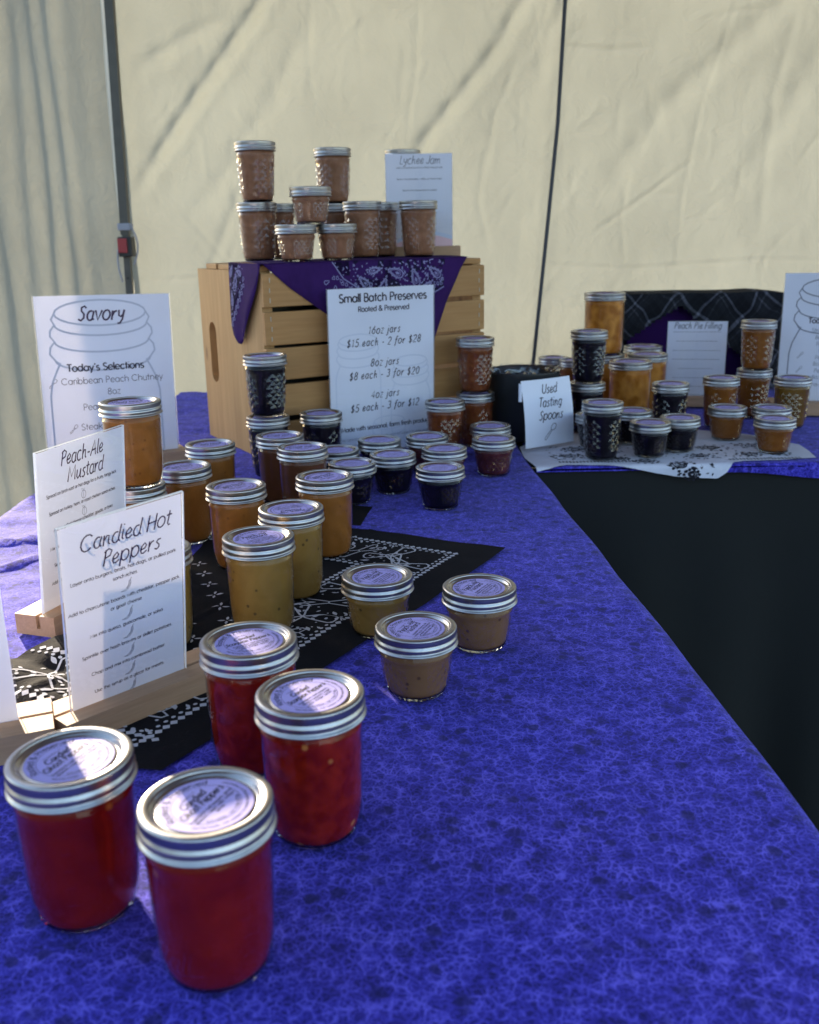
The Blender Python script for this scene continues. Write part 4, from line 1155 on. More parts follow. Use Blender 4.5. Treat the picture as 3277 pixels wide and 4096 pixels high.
# printed paisley band along the upper front
def pf(a, z, lift=0.0): return cr_front(a, z, .0007 + lift)
def pe(b, z, lift=0.0): return cr_end(b, z, .0007 + lift)
dk = [(.125, TOPZ), (.145, .303), (.175, .285), (.205, .276), (.24, .268), (.28, .266), (.315, .268), (.345, .282), (.348, TOPZ)]
fill_poly(pb, dk, lambda a, z: pf(a, z, -.0003), 1)
pb.ribbon(dk[:-1], .0018, pf, 2)
def teardrop(cx, cz, s, an, n=18):
    ca, sa = math.cos(an), math.sin(an); out = []
    for k in range(n + 1):
        t = 2 * PI * k / n
        px, py = s * math.cos(t), s * .62 * math.sin(t) * math.sin(t / 2) ** 1.1
        out.append((cx + ca * px - sa * py, cz + sa * px + ca * py))
    return out
def in_poly(p, pl):
    c = False
    for a, b in zip(pl, pl[1:] + pl[:1]):
        if (a[1] > p[1]) != (b[1] > p[1]) and p[0] < (b[0] - a[0]) * (p[1] - a[1]) / (b[1] - a[1]) + a[0]: c = not c
    return c
def paisleys(region, fn, items, mat, dots, seed):
    rg = random.Random(seed)
    for (cx, cz, s_, an) in items:
        q = [p for p in teardrop(cx, cz, s_, an)]
        if all(in_poly(p, region) for p in q):
            pb.ribbon(q, .0019, fn, mat, 1e-5)
            pb.ribbon(teardrop(cx, cz, s_ * .68, an), .0010, fn, mat, 1.3e-5)
            pb.poly(leaf(cx - .25 * s_ * math.cos(an), cz - .25 * s_ * math.sin(an), s_ * .6, s_ * .3, an), fn, mat, 1.6e-5)
        for k in range(14):
            p = teardrop(cx, cz, s_ * 1.3, an, 14)[k]
            if in_poly(p, region): pb.poly([(p[0] + .0011 * math.cos(z), p[1] + .0011 * math.sin(z)) for z in [i * PI / 3 for i in range(6)]], fn, mat, 2e-5)
    for k in range(dots):
        p = (rg.uniform(min(a[0] for a in region), max(a[0] for a in region)), rg.uniform(min(a[1] for a in region), max(a[1] for a in region)))
        l_ = rg.uniform(.0035, .007)
        q = leaf(p[0], p[1], l_, l_ * .4, rg.uniform(0, 6.3))
        if all(in_poly(z, region) for z in q) and not any(math.hypot(p[0] - c[0], p[1] - c[1]) < c[2] * .95 for c in items): pb.poly(q, fn, mat, 2.4e-5)
paisleys(dk, pf, [(.158, .309, .013, .6), (.184, .296, .013, 2.4), (.206, .315, .011, .2), (.222, .288, .014, 1.2), (.246, .310, .016, 2.8), (.263, .281, .011, .3), (.286, .300, .016, 1.9), (.310, .284, .012, .7), (.326, .308, .014, 2.5)], 2, 230, 3)
for k in range(40):
    a = .128 + .215 * k / 39; z = .2615 + .022 * abs(math.sin(k * 1.9)) * .2 + .045 * (abs(a - .245) / .115) ** 2
    pb.ribbon(loop(a, z, R_(250 + 25 * (k % 3)), .006, .005) + [(a, z)], .0010, pf, 2, 2e-5)
for k in range(6):   # buds just below the band
    a = .118 + .012 * k; z = .300 - .008 * k
    pb.ribbon(loop(a, z, R_(200 + 60 * (k % 3)), .009, .007) + [(a, z)], .0013, pf, 2, 1e-5)
# on the end flap
dk = [(.064, TOPZ), (.070, .300), (.084, .279), (.100, .268), (.112, .250), (.119, .232), (.1245, .240), (.128, .262), (.1295, .29), (.128, TOPZ)]
fill_poly(pb, dk, lambda a, z: pe(a, z, -.0003), 1)
paisleys(dk, pe, [(.100, .300, .015, 1.9), (.117, .272, .010, 1.4), (.082, .316, .008, .3), (.118, .318, .009, 2.2)], 2, 110, 5)
for k in range(14):
    t = k / 13; b = .066 + .055 * t; z = .302 - .075 * t ** .9
    pb.ribbon(loop(b, z, R_(120 + 50 * (k % 2)), .0085, .006) + [(b, z)], .0013, pe, 2, 1e-5)
o = pb.build('purple_bandana', [M['purple'], M['purple_dark'], M['lilac_print']], None, (CO[0], CO[1], TZ), (0, 0, CYAW))
sm = o.modifiers.new('thickness', 'SOLIDIFY'); sm.thickness = .0004; sm.offset = -1
tag(o, 'purple paisley bandana draped over the top and front of the pine crate', 'bandana')

# ------------------------------------------------------------------ signs
def rotm(tilt, roll): return (Matrix.Rotation(-tilt, 4, 'X') @ Matrix.Rotation(-roll, 4, 'Y')).to_euler()
def sign(q, label, draw, base=None, group=None, name='table_sign', zoff=0.0, back=None, laminate=False):
    x, y, yaw, zb, tilt, wd, hh, roll = q
    o = empty(name, (x, y, TZ + zoff), yaw, label, 'sign', group)
    rot = rotm(tilt, roll)
    ins = MB()
    ins.add([(-wd / 2 + .0015, 0, .001), (wd / 2 - .0015, 0, .001), (wd / 2 - .0015, 0, hh - .0015), (-wd / 2 + .0015, 0, hh - .0015)], [(0, 1, 2, 3)], 0)
    fn = lambda u, v, lift=0.0: (u, -.00022 - lift, v)
    draw(ins, fn, wd, hh)
    if back:
        bf = lambda u, v, lift=0.0: (-u, .00025 + lift, v)
        back(ins, bf, wd, hh)
    ins.build('paper_insert', [M['paper'], M['ink'], M['ink_purple'], M['ink_grey'], M['ink_pale'], M['ink_blue'], M['ink_pink'], M['faint'], M['ink_mid']], o, (0, 0, zb), rot)
    ac = MB()
    th = .0030 if not laminate else .0012
    X0, X1, Z0, Z1 = -wd / 2, wd / 2, 0, hh
    vs = [(a, b, c) for a in (X0, X1) for b in (-th / 2, th / 2) for c in (Z0, Z1)]
    ac.add(vs, [(0, 4, 5, 1), (2, 3, 7, 6)], 0)
    ac.add(vs, [(0, 1, 3, 2), (4, 6, 7, 5), (1, 5, 7, 3), (0, 2, 6, 4)], 1)
    ac.build('acrylic_panel', [M['acrylic'], M['acrylic_edge']], o, (0, 0, zb), rot)
    if base:
        bl_, bd, bh, ox, oy = base
        # block with two slots across the top, one of them empty
        prof = [(-bd / 2, 0), (bd / 2, 0), (bd / 2, bh), (.0022 - oy, bh), (.0022 - oy, bh * .35), (-.0022 - oy, bh * .35), (-.0022 - oy, bh), (-bd / 2, bh)]
        b = MB(); n = len(prof)
        vs = [(-bl_ / 2 + ox, p[0] + oy, p[1]) for p in prof] + [(bl_ / 2 + ox, p[0] + oy, p[1]) for p in prof]
        b.add(vs, [(i, i + n, (i + 1) % n + n, (i + 1) % n) for i in range(n)], 0)
        for s, rev in ((0, True), (n, False)):   # end faces, split so that every piece is convex
            cells = [(0, 1, 4, 5), (0, 5, 6, 7), (1, 2, 3, 4)]
            for c in cells: b.add([vs[s + i] for i in c], [tuple(range(4)) if not rev else (3, 2, 1, 0)], 0)
        b.build('wooden_base', M['beech'], o)
    return o

def icon_pepper(ins, fn, cx, cy, s, mat=3):
    top = [(-.5, -.42), (-.28, -.40), (-.02, -.28), (.18, -.05), (.28, .2), (.30, .42), (.38, .5)]
    bot = [(.38, .5), (.46, .44), (.46, .2), (.36, -.1), (.14, -.36), (-.15, -.48), (-.5, -.42)]
    pts = [(cx + x * s * .95, cy + y * s * .9) for x, y in top + bot[1:]]
    ins.ribbon(pts, .00045, fn, mat)
    ins.ribbon([(cx + .40 * s * .95, cy + .45 * s), (cx + .46 * s * .95, cy + .54 * s), (cx + .54 * s * .95, cy + .64 * s)], .00045, fn, mat, 4e-6)
    ins.ribbon([(cx + (x + .08) * s * .95, cy + y * s * .9) for x, y in top[2:6]], .0003, fn, mat, 8e-6)
def icon_peach(ins, fn, cx, cy, s, mat=3):
    ins.ribbon([(cx + x, cy + y) for x, y in circ(0, 0, s * .42, s * .5)], .0005, fn, mat)
    ins.ribbon([(cx + .1 * s, cy + .5 * s), (cx - .05 * s, cy + .1 * s), (cx - .02 * s, cy - .4 * s)], .0004, fn, mat, 4e-6)
    ins.ribbon([(cx + x * s, cy + y * s) for x, y in ((.05, .5), (-.1, .7), (-.42, .78), (-.3, .55), (.05, .5))], .0004, fn, mat, 8e-6)
    ins.ribbon([(cx + .05 * s, cy + .5 * s), (cx + .16 * s, cy + .74 * s)], .0004, fn, mat, 6e-6)
def icon_spoon(ins, fn, cx, cy, s, wd=.0007, mat=1, a=R_(48)):
    ca, sa = math.cos(a), math.sin(a)
    def T(u, v): return (cx + ca * u * s - sa * v * s, cy + sa * u * s + ca * v * s)
    ins.ribbon([T(x, y) for x, y in circ(.33, 0, .19, .135)], wd, fn, mat)
    ins.ribbon([T(x, y) for x, y in ((.15, .035), (-.42, .06), (-.5, 0), (-.42, -.06), (.15, -.035))], wd, fn, mat, 4e-6)
def icon_jar(ins, fn, cx, top, wd, ht, lw, mat):
    """outline of a preserving jar: lid ellipse, three thread bulges, shoulders, sides"""
    r = wd / 2
    ins.ribbon([(cx + x, top - .11 * wd + y) for x, y in circ(0, 0, r * .82, .115 * wd, 24)], lw, fn, mat)
    zz = top - .11 * wd
    for sg in (-1, 1):
        pl = [(cx + sg * r * a, zz - b * wd) for a, b in ((.82, .0), (.88, .05), (.83, .10), (.91, .15), (.92, .20), (.85, .25), (.93, .30), (.95, .36), (.86, .42), (.80, .45))]
        ins.ribbon(pl, lw, fn, mat, 4e-6)
        pl = [(cx + sg * r * a, zz - b * wd) for a, b in ((.78, .44), (.86, .52), (.95, .62), (1.0, .74), (1.01, (ht - .11 * wd) / wd - .1), (.93, (ht - .11 * wd) / wd))]
        ins.ribbon(pl, lw, fn, mat, 8e-6)
    for b, k in ((.10, .83), (.25, .85), (.42, .86)):
        ins.ribbon([(cx + r * k * math.cos(R_(t)), zz - b * wd + .105 * wd * math.sin(R_(t))) for t in range(180, 361, 12)], lw, fn, mat, 1e-5)
def words(ins, fn, x, y, wid, mat, rg, s=.0022, lw=.0010):
    """a line too small to read in the photograph, kept as word-length strokes"""
    cx = x - wid / 2
    while cx < x + wid / 2:
        l = rg.uniform(.004, .010); l = min(l, x + wid / 2 - cx)
        pl = [(cx + l * k / 6, y + (s * .35 if k % 2 else -s * .1)) for k in range(7)]
        ins.ribbon(pl, lw, fn, mat); cx += l + .0018

def d_candied(ins, fn, w_, h_):
    write(ins, 'Candied Hot', .002, h_ - .0255, .0180, .0012, fn, True, mat=2)
    write(ins, 'Peppers', .006, h_ - .0430, .0180, .0012, fn, True, mat=2)
    L_ = [('Layer onto burgers, brats, hot dogs, or pulled pork', .0510), ('sandwiches.', .0580), ('Add to charcuterie boards with cheddar, pepper jack,', .0765), ('or goat cheese.', .0835),
          ('Mix into queso, guacamole, or salsa.', .1015), ('Sprinkle over hash browns or skillet potatoes.', .1190), ('Chop and mix into cornbread batter.', .1365), ('Use the syrup as a glaze for meats.', .1535)]
    for s, d in L_: write(ins, s, 0, h_ - d,  .00415, .00046, fn, mat=1)
    for d in (.0665, .0920, .1095, .1270, .1445, .1620): icon_pepper(ins, fn, 0, h_ - d, .0098)
def d_candied_back(ins, fn, w_, h_):
    write(ins, 'Blueberry', 0, h_ - .0275, .0180, .0015, fn, True, mat=7)
    write(ins, 'Syrup', 0, h_ - .0470, .0180, .0015, fn, True, mat=7)
    write(ins, 'cakes, or pastries', -.010, h_ - .0760, .0046, .0006, fn, mat=7)
    write(ins, 'lemonade', -.012, h_ - .1015, .0046, .0006, fn, mat=7)
    write(ins, 'soda', -.020, h_ - .1265, .0046, .0006, fn, mat=7)
def d_peach(ins, fn, w_, h_):
    write(ins, 'Peach-Ale', 0, h_ - .0215, .0200, .0016, fn, True, mat=2)
    write(ins, 'Mustard', .004, h_ - .0400, .0200, .0016, fn, True, mat=2)
    for s, d in (('Spread on bratwurst or hot dogs for a fruity, tangy kick.', .0490), ('Spread on turkey, ham, or roast chicken sandwiches.', .0670), ('Add to grilled cheese (cheddar, gouda, or brie).', .0850)):
        write(ins, s, 0, h_ - d, .0047, .0006, fn, mat=1)
    for s, d, x in (('Mix with', .103, -.055), ('Serve', .121, -.050), ('Add a sp', .139, -.055)): write(ins, s, x, h_ - d, .0047, .0006, fn, align='l', mat=1)
    for d in (.0585, .0765, .0945): icon_peach(ins, fn, 0, h_ - d, .0085)
def d_savory(ins, fn, w_, h_):
    icon_jar(ins, fn, -.006, h_ - .010, .178, .27, .0030, 8)
    write(ins, 'Savory', -.006, h_ - .0415, .0315, .0030, fn, True, mat=2, lift=4e-5)
    for dx in (0, .0005): write(ins, "Today's Selections", -.004 + dx, h_ - .1230, .0158, .0019, fn, mat=1, lift=4e-5 + dx * .02)
    write(ins, 'Caribbean Peach Chutney', .006, h_ - .1440, .0142, .0010, fn, mat=1, lift=4e-5)
    icon_spoon(ins, fn, -.090, h_ - .1415, .018, .0007)
    write(ins, '8oz', .006, h_ - .1640, .0142, .0010, fn, mat=1, lift=4e-5)
    write(ins, 'Peac', -.046, h_ - .1880, .0142, .0010, fn, align='l', mat=1, lift=4e-5)
    write(ins, 'Steak', -.052, h_ - .2210, .0142, .0010, fn, align='l', mat=1, lift=4e-5)
    icon_spoon(ins, fn, -.064, h_ - .2185, .018, .0007)
def d_price(ins, fn, w_, h_):
    for cx, top, wd, ht in ((-.050, .208, .088, .190), (.056, .165, .082, .135), (.010, .062, .075, .060)): icon_jar(ins, fn, cx, top, wd, ht, .0026, 4)
    for dx in (0, .0005): write(ins, 'Small Batch Preserves', .003 + dx, h_ - .0240, .0185, .0023, fn, mat=1, lift=4e-5 + dx * .02)
    for dx in (0, .0004): write(ins, 'Rooted & Preserved', .003 + dx, h_ - .0405, .0118, .0014, fn, mat=1, lift=4e-5 + dx * .02)
    for s, d in (('16oz jars', .0785), ('$15 each - 2 for $28', .0985), ('8oz jars', .1340), ('$8 each - 3 for $20', .1545), ('4oz jars', .1895), ('$5 each - 3 for $12', .2105)):
        write(ins, s, .003, h_ - d, .0172, .0017, fn, True, mat=1, lift=4e-5, track=.085)
    for dx in (0, .0004): write(ins, 'Made with seasonal, farm fresh produce', .006 + dx, h_ - .2435, .0105, .0012, fn, mat=1, lift=4e-5 + dx * .02)
    write(ins, 'The canned goods are homemade and not subject to state inspection', .010, h_ - .2600, .0064, .0005, fn, mat=3, lift=4e-5)
def d_lychee(ins, fn, w_, h_):
    write(ins, 'Lychee Jam', .002, h_ - .0195, .0195, .0015, fn, True, mat=3)
    for s, d in (('Add to smoothie bowls for a floral, tropical note', .0275), ('Spoon over pancakes, waffles, or French toast', .0475), ('Spoon onto cheesecake or custard', .0675), ('Add to iced green tea or jasmine tea', .0875)):
        write(ins, s, .001, h_ - d, .0042, .0005, fn, mat=3)
    for d in (.037, .057, .077):
        ins.ribbon([(x, h_ - d + y) for x, y in circ(-.002, 0, .0042, .0042)], .0006, fn, 4); ins.ribbon([(x, h_ - d + y) for x, y in circ(.003, .001, .0034, .0038)], .0006, fn, 4, 6e-6)
    rg = random.Random(3)
    words(ins, fn, .02, h_ - .107, .05, 4, rg); words(ins, fn, .02, h_ - .134, .06, 4, rg)
    w2 = w_ / 2 - .002
    up = [(-w2 + 2 * w2 * k / 20, .026 + .010 * math.sin((k - 4) / 20 * 4.2) + .006 * (k / 20)) for k in range(21)]
    for a, b in zip(up, up[1:]):
        ins.poly([(a[0], a[1] - .007), (b[0], b[1] - .007), b, a], fn, 5, 1e-5)
        ins.poly([(a[0], .002), (b[0], .002), (b[0], b[1] - .0072), (a[0], a[1] - .0072)], fn, 6, 1e-5)
def d_pie(ins, fn, w_, h_):
    write(ins, 'Peach Pie Filling', 0, h_ - .0170, .0182, .0019, fn, True, mat=3)
    rg = random.Random(9)
    for k, (d, wd) in enumerate(((.0240, .10), (.0440, .085), (.0640, .10), (.0830, .10), (.1030, .072), (.1230, .095), (.1420, .08), (.1600, .095))):
        words(ins, fn, 0, h_ - d, wd, 3, rg, .0022, .0009)
        if k < 7: icon_peach(ins, fn, 0, h_ - d - .0085, .0065, 4)
def d_right(ins, fn, w_, h_):
    icon_jar(ins, fn, 0, h_ - .012, .176, .25, .0024, 3)
    for dx in (0, .0005): write(ins, "Today's Selections", dx, h_ - .1010, .0140, .0018, fn, mat=1, lift=4e-5 + dx * .02)
    for s, d in (('Strawberry', .1190), ('8oz 4oz', .1330), ('Peach', .1470), ('8oz', .1600), ('Peach', .1740), ('8oz 4oz', .1870), ('Peach', .2010), ('8oz 4oz', .2140), ('Strawberry', .2290)):
        write(ins, s, -.022, h_ - d, .0105, .0009, fn, mat=3, lift=4e-5)
    for d in (.170, .199, .225): icon_spoon(ins, fn, -.066, h_ - d + .004, .016, .0008, 3)
def d_blank(ins, fn, w_, h_): pass

sign((-.232, .7254, .8126, .0076, -.206, .1056, .1777, .0612), 'white acrylic sign listing uses for candied hot peppers in a wooden base', d_candied, base=(.158, .046, .020, .012, .002), back=d_candied_back)
sign((-0.3412, 0.9576, 1.2394, 0.0020, -0.0887, 0.1403, 0.1826, 0.0038), 'white acrylic sign for peach ale mustard, half behind the hot pepper sign', d_peach, base=(.158, .046, .021, .002, .004))
sign((-.4993, 1.6165, .4903, .0082, -.007, .2188, .2808, -.0223), 'large white sign headed Savory with a jar outline, beside the tent curtain', d_savory, base=(.24, .06, .02, 0, 0))
sign((-.0421, 1.6900, .5659, .0030, -.0142, .2138, .2859, -.0039), 'large white price sheet for small batch preserves leaning on the crate front', d_price, laminate=True)
sign((.030, 1.915, .05, .008, 0.0, .128, .179, 0), 'white lychee jam sign on top of the crate behind the jars', d_lychee, base=(.15, .05, .019, 0, 0), zoff=CH + .0125)
sign((.629, 2.114, -.205, .008, -.002, .127, .174, 0), 'white peach pie filling sign in front of the plaid draped box', d_pie, base=(.15, .055, .02, .01, 0))
sign((.874, 1.985, -.20, .008, .03, .216, .276, 0), 'large white selections sign at the right edge of the photo', d_right, base=(.24, .07, .025, 0, 0))
# leftmost sign, mostly outside the picture: its right edge stands at (-.3015, .6726)
ly = R_(22)
sign((-.3015 - .108 * math.cos(ly), .6726 - .108 * math.sin(ly), ly, .012, 0, .216, .285, 0), 'tall blank backed white sign cut off by the left edge of the photo', d_blank, base=(.262, .055, .022, 0, 0))

# ------------------------------------------------------------------ bin for used spoons, with its taped note
bn = empty('spoon_bin', (.216, 1.80, TZ), 0, 'charcoal plastic bin with a clear liner for used tasting spoons', 'bin')
k = MB()
k.revolve([(.056, .001), (.0585, .003), (.0675, .122), (.0690, .1265), (.0684, .128), (.0664, .1275), (.0655, .122), (.057, .006)], 64, 0, True, None, 'both')
k.build('bin_body', M['bin'], bn)
ln = MB(); random.seed(8)
P = []
for i in range(73):
    a = 2 * PI * (i % 72) / 72; row = []
    for j in range(9):
        v = j / 8
        r = .0705 - .004 * v if j < 1 else .0645 - .012 * v + .007 * nz(math.cos(a) * 5 + v * 3, math.sin(a) * 5, v * 6)
        row.append((r * math.cos(a), r * math.sin(a), .1292 - .045 * v + (.007 * nz(math.cos(a) * 7, math.sin(a) * 7, 2) if j < 4 else 0)))
    P.append(row)
ln.grid(P, 0, True)
for q in range(7):
    a0 = rnd(0, 6.3); P = []
    for i in range(12):
        row = []
        for j in range(6):
            a = a0 + i * .13; r = .015 + .009 * j
            row.append((r * math.cos(a), r * math.sin(a), .108 + .012 * nz(r * 70 + q, a * 4, q * 3) + .004 * math.sin(i * 1.9)))
        P.append(row)
    ln.grid(P, 0, True)
ln.build('bin_liner', M['liner'], bn)
nb = empty('paper_note', (.240, 1.729, TZ), .550, 'white note reading Used Tasting Spoons taped to the charcoal bin', 'note')
k = MB()
def npt(u, v, lift=0.0):
    # hangs from the rim and bells slightly outwards
    return (u * (1 - .10 * (v / .116 - .5)) if False else u, -.0155 - .004 * math.sin(PI * v / .118) - (.118 - v) * .11 - .004 * (u / .055) ** 2 * (v / .118) * -1 - lift, .004 + v)
P = [[npt(-.0555 + .111 * i / 16, .118 * j / 16) for j in range(17)] for i in range(17)]
k.grid(P, 0, True)
P = [[(-.0555 - .0035 * math.sin(a * PI / 6), npt(-.0555, .100)[1] + .004 * (1 - math.cos(a * PI / 6)), .086 + .032 * j / 4) for j in range(5)] for a in range(7)]
k.grid(P, 0, True)
for s, z in (('Used', .093), ('Tasting', .070), ('Spoons', .047)): write(k, s, .002, z, .0215, .0019, lambda u, v, l: npt(u, v, .0003 + l), True, mat=1)
icon_spoon(k, lambda u, v, l: npt(u, v, .0003 + l), .000, .024, .036, .0010, 1)
k.build('note_sheet', [M['note_paper'], M['ink']], nb)

# ------------------------------------------------------------------ plaid-draped box at the back of the right table
pbx = MB()
x0, x1, yf, yb_, zt = .515, .905, 2.315, 2.44, .226
def px_z(x): return zt + .001 * math.sin(x * 23) + .002 * nz(x * 9, 2) - .006 * max(0, (x - .84) / .06)
P = []
for i in range(81):
    x = x0 + (x1 - x0) * i / 80; row = []
    for j in range(31):
        v = j / 30; z = px_z(x) * (1 - v)
        y = yf - .010 * v - .008 * v * math.sin(x * 60 + 2 * v) - .006 * nz(x * 14, v * 5, 3)
        # the cloth is lifted aside over the purple layer
        row.append((x, y, z + .002))
    P.append(row)
# cut the arch out of the front
mid = .645
vsP = [p for r in P for p in r]; nvp = 31
fcs = []
for i in range(80):
    for j in range(30):
        x = x0 + (x1 - x0) * (i + .5) / 80; z = zt * (1 - (j + .5) / 30)
        arch = .196 - abs(x - mid) * .62 if x < mid else .196 - (x - mid) * .80
        if z < arch and x < .80 and z > .03: continue
        fcs.append((i * nvp + j, i * nvp + j + 1, (i + 1) * nvp + j + 1, (i + 1) * nvp + j))
pbx.add(vsP, fcs, 0, True)
P = [[(x0 + (x1 - x0) * i / 80, yf + (yb_ - yf) * j / 8 - .006 * nz((x0 + (x1 - x0) * i / 80) * 14, 0, 3) * (1 - j / 8), px_z(x0 + (x1 - x0) * i / 80) + .002) for j in range(9)] for i in range(81)]
pbx.grid(P, 0, True)
for xs in (x0, x1):
    P = [[(xs + .008 * math.sin(b * 50) * v / 6, yf + (yb_ - yf) * k / 8, px_z(xs) * (1 - v / 6) + .002) for v in range(7)] for k, b in [(k, k / 8 * .2) for k in range(9)]]
    pbx.grid(P, 0, True)
o = pbx.build('plaid_cloth', M['plaid'], None, (0, 0, TZ))
tag(o, 'black and grey plaid cloth draped over a box behind the peach pie filling sign', 'cloth')
k = MB()
k.box(((x0 + x1) / 2, (yf + yb_) / 2 + .02, .105), (x1 - x0 - .03, yb_ - yf - .03, .208), 0, None, .004)
M['purple_deep'] = pm('deep_purple_cloth', (.030, .008, .075, 1), rough=.95, spec=.1)
o = k.build('display_box', M['purple_deep'], None, (0, 0, TZ))
tag(o, 'purple covered box showing through the gap in the plaid cloth', 'box')

# ------------------------------------------------------------------ jars
def prof_smooth(H): return [(.0225, 0), (.0250, .0006), (.0272, .0028), (.0290, .0075), (.0302, .014), (.0310, .024), (.0318, .045), (.0323, .066), (.0324, .0755), (.0329, .0768), (.0329, .0782), (.0319, .0796), (.0318, H - .012)]
def prof_quilt8(H): return [(.0215, 0), (.0240, .0006), (.0262, .003), (.0276, .008), (.0283, .014), (.0290, .024), (.0302, .046), (.0315, .068), (.0318, .0735), (.0327, .0752), (.0327, .0768), (.0316, .0784), (.0315, H - .012)]
def prof_quilt4(H): return [(.0215, 0), (.0242, .0006), (.0256, .0025), (.0264, .006), (.0276, .016), (.0293, .030), (.0304, .0365), (.0318, .0378), (.0318, .0392), (.0308, .0404), (.0307, H - .012)]
def prof_wide(H): return [(.031, 0), (.034, .0008), (.0368, .004), (.0388, .010), (.0396, .020), (.0400, .05), (.0403, .094), (.0404, .1035), (.0412, .105), (.0412, .1068), (.0400, .108), (.0399, H - .012)]
KINDS = {'s8': (.0985, prof_smooth, .0353, 1.0), 'q8': (.0970, prof_quilt8, .0353, 1.0), 'q4': (.0590, prof_quilt4, .0353, 1.0), 'w16': (.1250, prof_wide, .0430, 1.218)}
def rad_at(prof, z):
    for a, b in zip(prof, prof[1:]):
        if a[1] <= z <= b[1]: return a[0] + (b[0] - a[0]) * (z - a[1]) / max(1e-9, b[1] - a[1])
    return prof[-1][0]
def quilt_shell(mb, prof, z0, z1, rows, na, amp, mat, mask, dr=0.0):
    """faceted diamond pressing on the jar wall"""
    vs, fs, fl = [], [], []
    for j in range(rows + 1):
        z = z0 + (z1 - z0) * j / rows
        for i in range(na):
            a = 2 * PI * i / na
            r = rad_at(prof, z) + dr + (amp * mask(a, j / rows) if (i + j) % 2 == 0 and 0 < j < rows else 0)
            vs.append((r * math.cos(a), r * math.sin(a), z))
    for j in range(rows):
        for i in range(na):
            k = (i + 1) % na
            A, B_, C_, D_ = j * na + i, j * na + k, (j + 1) * na + k, (j + 1) * na + i
            tri = [(A, B_, D_), (B_, C_, D_)] if (i + j) % 2 == 0 else [(A, B_, C_), (A, C_, D_)]
            am = 2 * PI * (i + .5) / na
            (fs if mask(am, 0) > 0 else fl).extend(tri)
    b0 = len(mb.v)
    mb.add(vs, fs, mat, False)
    for f in fl: mb.f.append([b0 + q for q in f]); mb.m.append(0); mb.sm.append(True)
def qmask(a, v):
    d = abs((a % (2 * PI / 3)) - PI / 3)           # three quilted panels
    return 1.0 if d < .78 else 0.0
def make_meshes(kind):
    H, pf_, RB, ks = KINDS[kind]
    prof = pf_(H)
    gl = MB()
    if kind in ('q8', 'q4'):
        z0, z1 = (.010, .070) if kind == 'q8' else (.0068, .0350)
        rows, na = (10, 30) if kind == 'q8' else (6, 42)
        lowp = [p for p in prof if p[1] < z0] + [(rad_at(prof, z0), z0)]
        upp = [(rad_at(prof, z1), z1)] + [p for p in prof if p[1] > z1]
        gl.revolve(lowp, na, 0, True); gl.revolve(upp, na, 0, True)
        quilt_shell(gl, prof, z0, z1, rows, na, .0015 if kind == 'q8' else .0012, 2, qmask)
    else:
        gl.revolve(prof, 64, 0, True)
    # thick clear foot of the jar with its ring of small ribs
    r1, r2 = prof[1][0], rad_at(prof, .0045)
    gl.revolve([(r1 - .0015, .0004), (r2 - .0013, .0034)], 64, 1, False, lambda k_, i, r: r + (.0004 if i % 2 else 0), 'both')
    if kind == 's8':   # embossed script and measure marks
        def cyl(u, v, lift=0.0):
            r = rad_at(prof, v) + .00045 + lift
            return (r * math.cos(u / .0318), r * math.sin(u / .0318), v)
        write(gl, 'Ball', 0, .016, .020, .0011, cyl, True, mat=2)
        gl.ribbon([(-.016, .012), (.0, .013), (.018, .017)], .0009, cyl, 2, 2e-5)
        for k_, zz in enumerate((.022, .033, .044, .055, .066)):
            gl.ribbon([(-.042, zz), (-.035, zz)], .0009, cyl, 2); gl.ribbon([(.040, zz + .002), (.046, zz + .002)], .0009, cyl, 2)
            write(gl, str(2 * k_ + 2) if k_ % 2 else 'oz', -.047, zz - .001, .0055, .0006, cyl, mat=2)
    ct = MB()
    fill = H - .0135
    cp = [(0.0005, .0038)] + [(r2 - .0026, .0038)] + [(max(.001, rad_at(prof, z) - .0009 - (.0006 if z < .012 else 0)), z) for z in ([.0065, .010, .016] + [.016 + (fill - .016) * q / 8 for q in range(1, 9)])] + [(.0005, fill)]
    ct.revolve(cp, 48, 0, True)
    bd = MB()
    bp = [(.0290, H - .0016), (.0291, H - .0004), (.0296, H), (.0322, H), (.0334, H - .0004), (.0342, H - .0012), (.0345, H - .0019), (.0345, H - .0046), (.0339, H - .0053), (.0335, H - .0061),
          (.0338, H - .0070), (.0346, H - .0082), (.0349, H - .0092), (.0346, H - .0103), (.0339, H - .0112), (.0337, H - .0119), (.0339, H - .0126), (.0347, H - .0134), (.0354, H - .0141), (.0355, H - .0146), (.0350, H - .0149), (.0337, H - .0147)]
    bp = [(r * ks, z) for r, z in bp]
    bd.revolve(list(reversed(bp)), 148, 0, True, lambda k_, i, r: r - (.00085 if (i % 2 and 14 <= k_ <= 15) else 0))
    ld = MB()
    lp_ = [(.0001, H - .0029), (.0246 * ks, H - .0029), (.0256 * ks, H - .0034), (.0264 * ks, H - .0034), (.0274 * ks, H - .0022), (.0283 * ks, H - .0012), (.0291 * ks, H - .0010)]
    ld.revolve(list(reversed(lp_)), 64, 0, True)
    return gl.mesh('glass', [M['glass'], M['thick_glass'], M['quilt']]), ct, bd.mesh('band', [M['band']]), ld.mesh('lid', [M['lid']]), H, ks
JM = {k: make_meshes(k) for k in KINDS}
CT = {}
def contents(kind, jam):
    if (kind, jam) not in CT:
        CT[(kind, jam)] = JM[kind][1].mesh('contents', [JAM[jam]])
    return CT[(kind, jam)]
LB = {}
